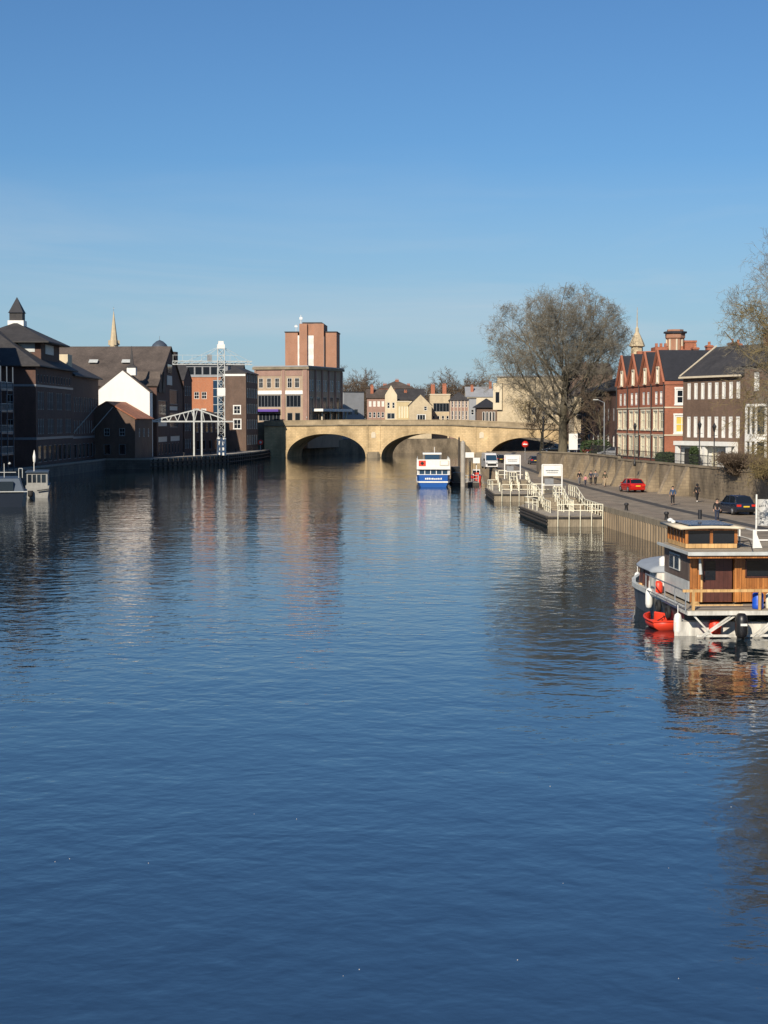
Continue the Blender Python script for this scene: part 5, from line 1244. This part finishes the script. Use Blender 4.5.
m_ = MB(); m_.lathe([(.3,0),(.32,.2),(.3,.7)], 10, (.5,.0-.3,.2)); m_.build('tyre_fender', M['rubber'], wb)
m_ = MB(); m_.bar((1.3,-.3,.9),(2.8,-.3,1.1),.12); m_.build('boat_hook', M['black'], wb)
m_ = MB(); m_.tube((.9,2,3.2),(.9,2,4.4),.05,n=6); m_.lathe([(.02,0),(.17,.3),(.2,.9),(.03,1.7)], 8, (.95,2,4.1)); m_.build('furled_flag', M['white'], wb)

# ropes, coils and clutter on the houseboat
m_ = MB(); 
def rope(m_, a, b, sag=.3, r_=.022, n=8):
    pts = [Vector(a).lerp(Vector(b), i/n) - Vector((0,0,sag*4*(i/n)*(1-i/n))) for i in range(n+1)]
    for p, q in zip(pts, pts[1:]): m_.tube(p, q, r_, n=5, caps=False)
rope(m_, (5.9,1,1.3), (8.5,-3,1.7), .35); rope(m_, (5.3,13.4,1.5),(9.0,16.5,1.8), .3)
m_.build('mooring_rope', M['deck'], hb)
for k, (x, y, z) in enumerate(((.55,.3,1.24),(4.4,.9,1.24),(.2,10.2,1.14))):
    m_ = MB()
    for j in range(3): m_.loft([[(x+(.2-j*.02+.03*math.cos(s))*math.cos(t), y+(.2-j*.02+.03*math.cos(s))*math.sin(t), z+.03+j*.05+.03*math.sin(s)) for s in [q*math.pi/2.5 for q in range(5)]] for t in [2*math.pi*i/14 for i in range(15)]], caps=False)
    m_.build('rope_coil', M['wood_light'], hb)
m_ = MB(); m_.box(CX0+.5,CX0+2.1,CY-.05,CY-.004,CZ1-.2,CZ1-.12); m_.box(CX0+.5,CX0+.58,CY-.05,CY-.004,CZ0,CZ1-.2); m_.box(CX0+2.04,CX0+2.12,CY-.05,CY-.004,CZ0,CZ1-.2); m_.build('door_frame', M['wood_light'], hb)
m_ = MB(); m_.tube((CX0+.35,CY-.45,CZ1-.1),(CX0+.4,CY-.45,CZ0+1.3),.05,.09,n=7); m_.build('hanging_towel', M['grey_white'], hb)
m_ = MB(); m_.box(4.7,5.5,2.2,3.0,CZ1+.12,CZ1+.4); m_.box(3.5,3.8,5.6,6.4,CZ1+.12,CZ1+.3); m_.build('roof_locker', M['bluegrey'], hb)
for k, (y, z) in enumerate(((2.3,.35),(4.4,.4))):
    m_ = MB(); x0 = -.12
    m_.loft([[(x0+(0)-.1+.1*math.cos(s), y+(.24+.09*math.sin(s))*math.cos(t), z+.35+(.24+.09*math.sin(s))*math.sin(t)) for s in [q*math.pi/3 for q in range(6)]] for t in [2*math.pi*i/14 for i in range(15)]], caps=False)
    m_.build('tyre', M['rubber'], hb)
# ------------------------------------------------------------------ cars
def mat_car(name, col, rough=.22):
    m, nt, b = new_mat(name); b.inputs['Base Color'].default_value = rgba(col); b.inputs['Roughness'].default_value = rough
    b.inputs['Coat Weight'].default_value = .6; b.inputs['Coat Roughness'].default_value = .08
    return m
def make_car(label, paint, loc, rz, group=None, L=4.4, tall=0.0, bright=True):
    o = empty('parked_car', label, 'car', loc, rz, group)
    hl = L/2; w = .88
    st = [(-hl,.42,.80,.86),(-hl+.12,.30,.98,.95),(-hl+.5,.22,1.02,1.0),(-.6,.2,.98,1.0),(.7,.2,.96,1.0),(1.05,.2,.93,1.0),(hl-.5,.22,.80,.97),(hl-.12,.28,.66,.9),(hl,.4,.55,.78)]
    m_ = MB(); rr = []
    for y, z0, z1, k in st:
        rr.append([(-w*k*.94,y,z0),(-w*k,y,(z0+z1)/2),(-w*k*.98,y,z1-.06),(-w*k*.88,y,z1),(w*k*.88,y,z1),(w*k*.98,y,z1-.06),(w*k,y,(z0+z1)/2),(w*k*.94,y,z0)])
    m_.loft(rr); body = m_.build('body', paint, o); bevel(body, .03, 2)
    cs = [(-hl+.32,1.0,.70,.72),(-hl+.85,1.38+tall,.62,.60),(-.3,1.45+tall,.66,.62),(.35,1.41+tall,.66,.60),(1.15,.95,.74,.70)]
    m_ = MB(); rr = []
    for y, z1, a, b in cs: rr.append([(-a-.06,y,.9),(-b,y,z1),(b,y,z1),(a+.06,y,.9)])
    m_.loft(rr, smooth=False); m_.build('window_glass', M['glass'], o)
    m_ = MB(); rr = []
    for y, z1, a, b in cs[1:4]: rr.append([(-b-.02,y,z1-.02),(-b+.03,y,z1+.025),(b-.03,y,z1+.025),(b+.02,y,z1-.02)])
    m_.loft(rr); 
    for s in (-1,1):
        for (p, q) in ((cs[0],cs[1]),(cs[3],cs[4])): m_.bar((s*(p[3]+.02),p[0],p[1]),(s*(q[3]+.02),q[0],q[1]),.07)
        m_.bar((s*.71,-.35,.95),(s*.645,-.3,1.42+tall),.07)
    m_.build('roof', paint, o)
    for y in (-hl+.85, hl-.85):
        for s in (-1, 1):
            m_ = MB(); m_.lathe([(.22,-.11),(.30,-.11),(.33,-.07),(.33,.07),(.30,.11),(.22,.11)], 20); wh = m_.build('wheel', M['rubber'], o, (s*.80,y,.33)); wh.rotation_euler = (0, R(90), 0)
            m_ = MB(); m_.lathe([(.05,.115),(.21,.115),(.21,.09)], 16); m_.lathe([(.05,-.115),(.21,-.115),(.21,-.09)], 16); m_.build('rim', M['metal'], wh)
    for s in (-1, 1):
        m_ = MB(); m_.cbox(s*.64,-hl+.05,.80,.36,.14,.17); m_.build('tail_light', M['red'], o)
        m_ = MB(); m_.cbox(s*.62,hl-.14,.60,.34,.16,.12); m_.build('headlight', M['white'], o)
        m_ = MB(); m_.cbox(s*.93,.75,.98,.16,.12,.12); m_.build('wing_mirror', paint, o)
    m_ = MB(); m_.box(-.26,.26,-hl-.03,-hl+.02,.66,.77); m_.build('number_plate', M['plate'], o)
    m_ = MB(); m_.box(-.8,.8,-hl-.015,-hl+.2,.32,.5); m_.build('bumper', M['black'] if not bright else paint, o)
    return o
P_RED = mat_car('bright_red_car_paint', (.42,.012,.009)); P_NAVY = mat_car('dark_blue_car_paint', (.016,.022,.04)); P_BLACK = mat_car('black_car_paint', (.012,.012,.014)); P_GREY = mat_car('grey_car_paint', (.16,.17,.18)); P_SILVER = mat_car('silver_car_paint', (.42,.43,.44)); P_WHITE = mat_car('white_van_paint', (.75,.75,.74)); P_DRED = mat_car('dark_red_car_paint', (.20,.02,.015))
make_car('bright red hatchback parked on the quay, rear end and yellow plate towards the camera', P_RED, (X(634,183),184.5,1.705), R(11), L=4.1)
make_car('dark blue estate car parked by the wall at the right edge, rear towards the camera', P_NAVY, (X(741,139),141,1.705), R(12), tall=.12, bright=False)
G = 'cars parked on the upper street'
for k, (px, Y, p, rz, lab) in enumerate(((556,262,P_BLACK,80,'black car parked on the upper street just left of the big tree trunk'),(578,256,P_GREY,84,'grey car parked on the upper street just right of the big tree trunk'),
        (589,246,P_DRED,84,'dark red car parked on the upper street behind the group of walkers'),(602,240,P_NAVY,82,'dark blue car parked on the upper street near the grey street light'),(613,233,P_SILVER,80,'silver car parked on the upper street next to the red gabled terrace'))):
    make_car(lab, p, (X(px,Y),Y,4.36), R(rz), G)
for k, (px, Y, p, rz, lab) in enumerate(((499,310,P_BLACK,6,'black car parked under the right arch, nearest the white van'),(509,318,P_GREY,4,'grey car parked on the far quay left of the no entry sign'),(534,300,P_NAVY,2,'dark blue car parked on the far quay right of the no entry sign'))):
    make_car(lab, p, (X(px,Y),Y,1.705), R(rz), 'cars parked on the quay before the bridge')
# white van facing the camera
v_ = empty('white_van', 'white panel van facing the camera on the far quay beside the tour boat', 'van', (X(487,268)+.9,270,1.705), R(4))
m_ = MB(); m_.loft([[(-.95,0,.35),(-1.0,0,1.0),(-.97,0,1.15),(.97,0,1.15),(1.0,0,1.0),(.95,0,.35)],[(-1.0,.5,.3),(-1.02,.5,1.1),(-.95,.5,1.3),(.95,.5,1.3),(1.02,.5,1.1),(1.0,.5,.3)],[(-1.0,1.3,.3),(-1.02,1.3,1.3),(-.86,1.3,2.3),(.86,1.3,2.3),(1.02,1.3,1.3),(1.0,1.3,.3)],[(-1.0,1.8,.3),(-1.02,1.8,1.4),(-.9,1.8,2.5),(.9,1.8,2.5),(1.02,1.8,1.4),(1.0,1.8,.3)],[(-1.0,5.6,.3),(-1.02,5.6,1.4),(-.9,5.6,2.5),(.9,5.6,2.5),(1.02,5.6,1.4),(1.0,5.6,.3)]], smooth=False); bevel(m_.build('body', P_WHITE, v_), .04, 2)
m_ = MB(); m_.add([(-.9,.5,1.36),(.9,.5,1.36),(.8,1.22,2.22),(-.8,1.22,2.22),(-.9,.6,1.30),(.9,.6,1.30),(.8,1.3,2.2),(-.8,1.3,2.2)], [(0,1,2,3),(7,6,5,4),(0,4,5,1),(1,5,6,2),(2,6,7,3),(3,7,4,0)]); m_.build('windscreen', M['glass_blue'], v_)
m_ = MB(); m_.box(-.7,.7,-.06,.0,.55,.9); m_.build('grille', M['black'], v_)
for s in (-1,1):
    m_ = MB(); m_.cbox(s*.82,-.02,.95,.28,.1,.25); m_.build('headlight', M['metal'], v_)
    m_ = MB(); m_.cbox(s*1.13,.9,1.5,.2,.15,.35); m_.build('wing_mirror', M['black'], v_)
    for y in (1.0,4.6):
        m_ = MB(); m_.lathe([(.2,-.12),(.34,-.12),(.36,0),(.34,.12),(.2,.12)], 18); wh = m_.build('wheel', M['rubber'], v_, (s*.88,y,.36)); wh.rotation_euler = (0,R(90),0)

# ------------------------------------------------------------------ people
def skinned(name, verts, edges, mat, parent, root=0, sub=2):
    me = bpy.data.meshes.new(name); bm = bmesh.new(); lay = bm.verts.layers.skin.verify(); vs = []
    for i, (p, r_) in enumerate(verts):
        v = bm.verts.new(p); v[lay].radius = (r_, r_) if not isinstance(r_, tuple) else r_; v[lay].use_root = (i == root); vs.append(v)
    for a, b in edges: bm.edges.new((vs[a], vs[b]))
    bm.to_mesh(me); bm.free(); me.materials.append(mat)
    o = link(name, me, parent); s = o.modifiers.new('skin', 'SKIN'); s.use_smooth_shade = True; s.branch_smoothing = .3
    u = o.modifiers.new('sub', 'SUBSURF'); u.levels = sub; u.render_levels = sub
    return o
def person(label, loc, rz, coat, trousers, hair='hair', stride=.28, hgt=1.74, shoes='black', hood=False, bag=None, arm=.12, group='people on the right quay'):
    k = hgt/1.74; o = empty('person', label, 'person', loc, rz, group); o.scale = (k,k,k)
    s = stride
    legs = [((.10,s*.45,.50),(.10,s*.9 if s>0 else 0,.09)), ((-.10,-s*.10,.50),(-.11,-s*1.0,.13))]
    arms = [((.25,-arm*.5,1.16),(.26,-arm*.3+.06,.93)), ((-.25,arm*.5,1.16),(-.26,arm*1.4+.04,.95))]
    # body
    V = [((0,0,.96),.12),((0,.01,1.2),.13),((0,0,1.42),.10),((0,0,1.50),.055),((0,.015,1.58),.085),((0,.02,1.66),.085),((0,.01,1.72),.05),((0,.125,1.60),.018)]
    E = [(0,1),(1,2),(2,3),(3,4),(4,5),(5,6),(4,7)]
    def add(p, r_, par): V.append((p, r_)); E.append((par, len(V)-1)); return len(V)-1
    for sg, (kn, an) in zip((1,-1), legs):
        h = add((.09*sg,0,.88), .085, 0); kk = add(kn, .055, h); a = add(an, .038, kk); add((an[0],an[1]+.14,an[2]-.05), .03, a)
    for sg, (el, wr) in zip((1,-1), arms):
        sh = add((.17*sg,0,1.41), .05, 2); e = add(el, .038, sh); w_ = add(wr, .026, e); pm = add((wr[0],wr[1]+.02,wr[2]-.08), .03, w_)
        for f in range(4): t = add((wr[0]+(f-1.5)*.008, wr[1]+.0+(f-1.5)*.02, wr[2]-.13), .008, pm); add((wr[0]-sg*.02, wr[1]+.015+(f-1.5)*.02, wr[2]-.165+abs(f-1.5)*.008), .007, t)
        t = add((wr[0]-sg*.01, wr[1]+.06, wr[2]-.09), .009, w_); add((wr[0]-sg*.02, wr[1]+.07, wr[2]-.13), .008, t)
    body = skinned('body', V, E, M['skin'], o)
    # coat
    V2 = [((0,0,.90),.145),((0,0,1.05),.14),((0,.01,1.25),.15),((0,0,1.41),.115),((0,-.01,1.48),.075)]; E2 = [(0,1),(1,2),(2,3),(3,4)]
    for sg, (el, wr) in zip((1,-1), arms):
        V2 += [((.17*sg,0,1.41),.07),(el,.055),((wr[0],wr[1],wr[2]+.02),.042)]; n = len(V2); E2 += [(3,n-3),(n-3,n-2),(n-2,n-1)]
    skinned('coat', V2, E2, coat, body)
    V3 = [((0,0,.93),.13)]; E3 = []
    for sg, (kn, an) in zip((1,-1), legs):
        V3 += [((.09*sg,0,.86),.10),(kn,.072),((an[0],an[1],an[2]+.02),.058)]; n = len(V3); E3 += [(0,n-3),(n-3,n-2),(n-2,n-1)]
    skinned('trousers', V3, E3, trousers, body)
    for sg, (kn, an) in zip((1,-1), legs):
        m_ = MB(); rg = [[(an[0]+a*wx, an[1]+y, an[2]-.09+z*zh) for a, z in ((-1,0),(-1,.6),(-.6,1),(.6,1),(1,.6),(1,0))] for y, wx, zh in ((-.08,.035,.10),(0,.045,.11),(.10,.045,.07),(.19,.035,.05))]
        m_.loft(rg); m_.build('shoe', M[shoes], body)
    m_ = MB()
    prof = [(.095,-.03),(.108,.03),(.105,.08),(.08,.125),(.03,.145)]
    if hood: prof = [(.11,-.14),(.125,-.04),(.122,.05),(.1,.12),(.03,.15)]
    m_.lathe(prof, 12, (0,-.012,1.62)); m_.build('hood' if hood else 'hair', coat if hood else M[hair], body)
    m_ = MB()
    for sg in (-1,1): m_.lathe([(.002,-.012),(.012,0),(.002,.012)], 6, (.035*sg,.098,1.635))
    m_.build('eyes', M['black'], body)
    return o, k
def cloth(n, c): return mat_plain(n, c, .9, .15, 5)
C_BLUE = cloth('blue_jacket_cloth', (.035,.07,.14)); C_BLK = cloth('black_cloth', (.013,.013,.016)); C_GREY = cloth('grey_cloth', (.13,.13,.14)); C_TAN = cloth('tan_cloth', (.40,.31,.20)); C_OL = cloth('olive_cloth', (.07,.065,.04)); C_PINK = cloth('pink_coat_cloth', (.62,.24,.27)); C_NAVY = cloth('navy_cloth', (.02,.03,.06)); C_WH = cloth('off_white_cloth', (.6,.58,.55))
def qp(px, py, z=1.706): 
    Y = (CAMZ-z)*F/(py-HOR); return (X(px,Y), Y, z)
person('walker in a blue jacket and black trousers in the middle of the quay road', qp(673,505), R(170), C_BLUE, C_BLK)
person('walker in black with white trainers close to the retaining wall', qp(697.5,502), R(10), C_BLK, C_BLK, shoes='white', hood=True)
person('person in a dark coat walking just above the houseboat wheelhouse', qp(717.5,522), R(175), C_BLK, C_NAVY, hgt=1.78)
person('lone walker in an olive coat and tan trousers right of the group', qp(605,486.5), R(185), C_OL, C_TAN, hgt=1.8)
person('person in black at the left end of the walking group', qp(579.5,485), R(-170), C_BLK, C_GREY)
person('child in a pink coat inside the walking group', qp(585.5,485.5), R(-175), C_PINK, C_NAVY, hgt=1.25)
person('person in navy in the middle of the walking group', qp(591,485), R(178), C_NAVY, C_BLK, hgt=1.72)
person('person in a grey coat at the right end of the walking group', qp(595.5,485), R(183), C_GREY, C_BLK, hgt=1.78)
person('distant walker in black near the white van', qp(510,478), R(180), C_BLK, C_GREY, group='people on the right quay')

# ------------------------------------------------------------------ trees
def grow(mb, rng, p, d, L, r0, lvl, P):
    """one branch with children; P: dict of parameters"""
    nseg = P['seg'][lvl]; n = P['sides'][lvl]; pts = [p]; rad = [r0]; dirs = [d]; maxl = P['levels']
    for i in range(nseg):
        wob = P['wob'][lvl]
        d = (d + Vector((rng.gauss(0,wob), rng.gauss(0,wob), rng.gauss(0,wob)+P['up'][lvl]))).normalized()
        p = p + d*(L/nseg); pts.append(p); dirs.append(d); rad.append(r0*(1-(i+1)/nseg*P['taper'][lvl]))
    # skin
    base = len(mb.v); a = dirs[0].orthogonal().normalized()
    for q, dd, rr in zip(pts, dirs, rad):
        a = (a - dd*a.dot(dd)).normalized(); b = dd.cross(a)
        for k in range(n):
            t = 2*math.pi*k/n; v = q + a*(rr*math.cos(t)) + b*(rr*math.sin(t)); mb.v.append((v.x, v.y, v.z))
    for i in range(nseg):
        for k in range(n):
            mb.f.append((base+i*n+k, base+i*n+(k+1)%n, base+(i+1)*n+(k+1)%n, base+(i+1)*n+k)); mb.m.append(0); mb.sm.append(n > 4)
    if lvl >= maxl: return
    cnt = P['kids'][lvl]
    tgt = P['mbs'][min(lvl+1, maxl)]
    for c in range(cnt):
        f = P['start'][lvl] + (1-P['start'][lvl])*(c+rng.random())/cnt
        x = f*nseg; i = min(int(x), nseg-1); q = pts[i].lerp(pts[i+1], x-i); dd = dirs[i+1]
        ang = R(rng.gauss(P['ang'][lvl], 9)); az = rng.uniform(0, 2*math.pi) if lvl else (c*2.4+rng.uniform(-.4,.4))
        o = dd.orthogonal().normalized(); o = Matrix.Rotation(az, 3, dd) @ o
        nd = dd*math.cos(ang) + o*math.sin(ang)
        rr = rad[i]*(1-(x-i)) + rad[i+1]*(x-i)
        cl = L*P['len'][lvl]*rng.uniform(.7,1.15)*(1.15-.45*f if lvl else 1)
        nd.normalize()
        if 'env' in P:
            cx, cy, cz, rx, rz = P['env']; k = rng.uniform(.90, 1.04)
            u = Vector(((q.x-cx)/rx, (q.y-cy)/rx, (q.z-cz)/rz)); w = Vector((nd.x/rx, nd.y/rx, nd.z/rz))
            A_ = w.dot(w); B_ = 2*u.dot(w); C_ = u.dot(u)-k*k; disc = B_*B_-4*A_*C_
            t_ = (-B_+math.sqrt(disc))/(2*A_) if disc > 0 and C_ < 0 else 0
            if t_ < .25:
                if lvl >= 2: continue
                t_ = .6
            cl = min(cl, t_)
        grow(tgt, rng, q, nd.normalized(), cl, max(rr*P['rr'][lvl], P['rmin']), lvl+1, P)
def tree(name, label, loc, P, seed, H, r0, bark='bark', twig='twig', group=None, lean=(0,0)):
    rng = random.Random(seed); tr = MB(); cr_ = MB()
    P = dict(P); P['mbs'] = [tr, tr] + [cr_]*6 if P.get('limbs', True) else [tr] + [cr_]*6
    grow(tr, rng, Vector((0,0,-.3)), Vector((lean[0],lean[1],1)).normalized(), H, r0, 0, P)
    o = empty(name, label, 'tree', loc, 0, group)
    tr.build('trunk', M[bark], o, recalc=False, uv=False); cr_.build('crown', M[twig], o, recalc=False, uv=False)
    return o
PLANE = dict(levels=5, seg=[6,8,5,4,3,2], sides=[12,8,5,4,3,3], wob=[.05,.10,.15,.16,.2,.22], up=[.03,.10,.06,.02,.0,-.02], taper=[.45,.78,.8,.8,.8,.8],
    kids=[19,10,8,7,6], start=[.26,.20,.15,.12,.1], ang=[52,44,48,48,46], len=[1.35,.5,.52,.55,.6], rr=[.36,.48,.52,.6,.7], rmin=.015, env=(-.9,0,14.4,12.8,11.6))
tree('plane_tree', 'huge bare plane tree behind the retaining wall at the right bridge head', (26.2,250,4.3), PLANE, 20, 13.4, .72)
RIGHT = dict(PLANE); RIGHT.update(kids=[14,9,8,6,4], len=[.8,.5,.52,.55,.6], start=[.25,.2,.2,.15,.1], ang=[55,45,44,44,42], rmin=.009, env=(0,0,14.5,9.0,11))
tree('bare_tree', 'bare tree whose fine branches reach in from the right edge above the terrace roofs', (29.2,106,1.7), RIGHT, 5, 14.0, .5, twig='twig')
DROOP = dict(PLANE); DROOP.update(kids=[22,12,9,6,5], len=[.88,.5,.5,.55,.6], start=[.3,.2,.15,.1,.1], ang=[66,48,46,44,42], rmin=.010, env=(0,0,9.4,8.3,7.6), up=[.03,.04,-.03,-.06,-.08,-.1])
tree('drooping_tree', 'olive-brown drooping branches hanging across the terrace front at the right edge', (23.9,84,1.7), DROOP, 8, 9.5, .4, twig='twig_olive')
SMALL = dict(PLANE); SMALL.pop('env'); SMALL.update(levels=4, seg=[5,5,4,3,2], sides=[8,6,4,3,3], kids=[10,7,6,6], len=[.85,.5,.52,.6], start=[.25,.2,.15,.1], rmin=.02)
labs = ['bare brown tree in front of the cream stone building, left of the big tree','bare shrubby tree close against the left side of the big tree trunk','bare tree in front of the dark villa, right of the big tree trunk','bare brown tree against the left end of the red terrace']
for k, (x, y, h, tw) in enumerate(((X(531,445),445,9.5,'twig_olive'),(X(541,262),262,5.5,'twig_brown'),(X(583,262),262,6.5,'twig_brown'),(X(606,240),244,6.5,'twig_brown'))):
    tree('bare_tree', labs[k], (x,y,(4.0 if y > 400 else 4.3)), SMALL, 30+k, h, .28, twig=tw, group='bare trees on the right bank')
FARP = dict(PLANE); FARP.pop('env'); FARP.update(levels=4, seg=[4,4,3,3,2], sides=[6,4,3,3,3], kids=[16,9,7,6], len=[.9,.5,.52,.6], start=[.2,.15,.15,.1], rmin=.05)
fl = [(345,600,20),(355,620,21),(366,590,18),(377,640,16),(424,640,16),(437,610,18),(450,600,20),(463,610,20),(475,630,18),(488,620,16),(505,600,15)]
fn = ['leftmost of the distant bare trees, beside the grey annexe','second distant bare tree right of the grey annexe','distant bare tree just left of the pink brick house','low distant bare tree behind the red roofed hall','distant bare tree right of the dark red roofs','distant bare tree above the slate gable','tallest distant bare tree above the arched window hall','distant bare tree above the pilastered building','distant bare tree above the pale grey roof','distant bare tree just left of the cream stone building','distant bare tree half behind the cream stone building']
for k, (px, Y, h) in enumerate(fl):
    tree('distant_tree', fn[k], (X(px,Y),Y,4), FARP, 60+k, h*.62, .4, twig='twig_brown', group='bare trees beyond the bridge')
# clipped hedges and twiggy shrubs
def shrub(name, label, loc, rx, ry, h, n, mat, seed, leaf=.14, rz=0, twigs=0):
    rng = random.Random(seed); m_ = MB()
    for i in range(n):
        while True:
            p = Vector((rng.uniform(-1,1), rng.uniform(-1,1), rng.uniform(0,1)))
            q = (p.x**4+p.y**4+(p.z)**6)
            if q < 1 and q > rng.random()*.6: break
        c = Vector((p.x*rx, p.y*ry, p.z*h)); u = Vector((rng.gauss(0,1),rng.gauss(0,1),rng.gauss(0,1))).normalized(); w_ = u.orthogonal().normalized(); s = leaf*rng.uniform(.6,1.3)
        m_.add([c-u*s, c+w_*s*.5, c+u*s, c-w_*s*.5], [(0,1,2,3)])
    o = empty(name, label, 'hedge' if mat == 'leaf' else 'shrub', loc, rz); m_.build('foliage', M[mat], o, recalc=False, uv=False)
    m_ = MB()
    for i in range(max(10, twigs)):
        a = rng.uniform(0,6.28); r_ = rng.random()**.5; b_ = Vector((rng.uniform(-.3,.3)*rx, rng.uniform(-.3,.3)*ry, 0)); e = Vector((math.cos(a)*r_*rx, math.sin(a)*r_*ry, h*rng.uniform(.6,1.1)))
        mid = b_.lerp(e,.5)+Vector((rng.gauss(0,.15),rng.gauss(0,.15),.2)); m_.tube(b_,mid,.03,.02,n=3,caps=False); m_.tube(mid,e,.02,.01,n=3,caps=False)
        for j in range(3): m_.tube(mid.lerp(e,.3*j), mid.lerp(e,.3*j)+Vector((rng.gauss(0,.4),rng.gauss(0,.4),rng.uniform(.1,.7))), .012,.008,n=3,caps=False)
    m_.build('stems', M['twig_brown'], o, recalc=False, uv=False)
shrub('hedge', 'clipped green hedge in front of the end wall of the red brick terrace', (X(668,192),193.5,4.35), 1.0, 2.6, 1.5, 2600, 'leaf', 1)
shrub('hedge', 'tall green hedge between the doorcases of the brown terrace', (X(694.5,181),181.2,4.3), .45, .9, 2.4, 1500, 'leaf', 2)
shrub('shrub', 'tangled brown shrub spilling over the retaining wall above the dark blue car', (X(742,158),160,4.4), 2.2, 5.5, 1.9, 350, 'twig_brown', 3, .10, 0, 700)
shrub('shrub', 'low brown shrub on the wall top at the right edge', (X(768,146),147,4.4), 1.8, 5, 1.7, 300, 'twig_brown', 4, .10, 0, 600)
shrub('shrub', 'dark evergreen shrub at the foot of the dark villa', (X(596,236),236.5,4.35), 2.2, 1.2, 2.4, 1500, 'leaf', 6)
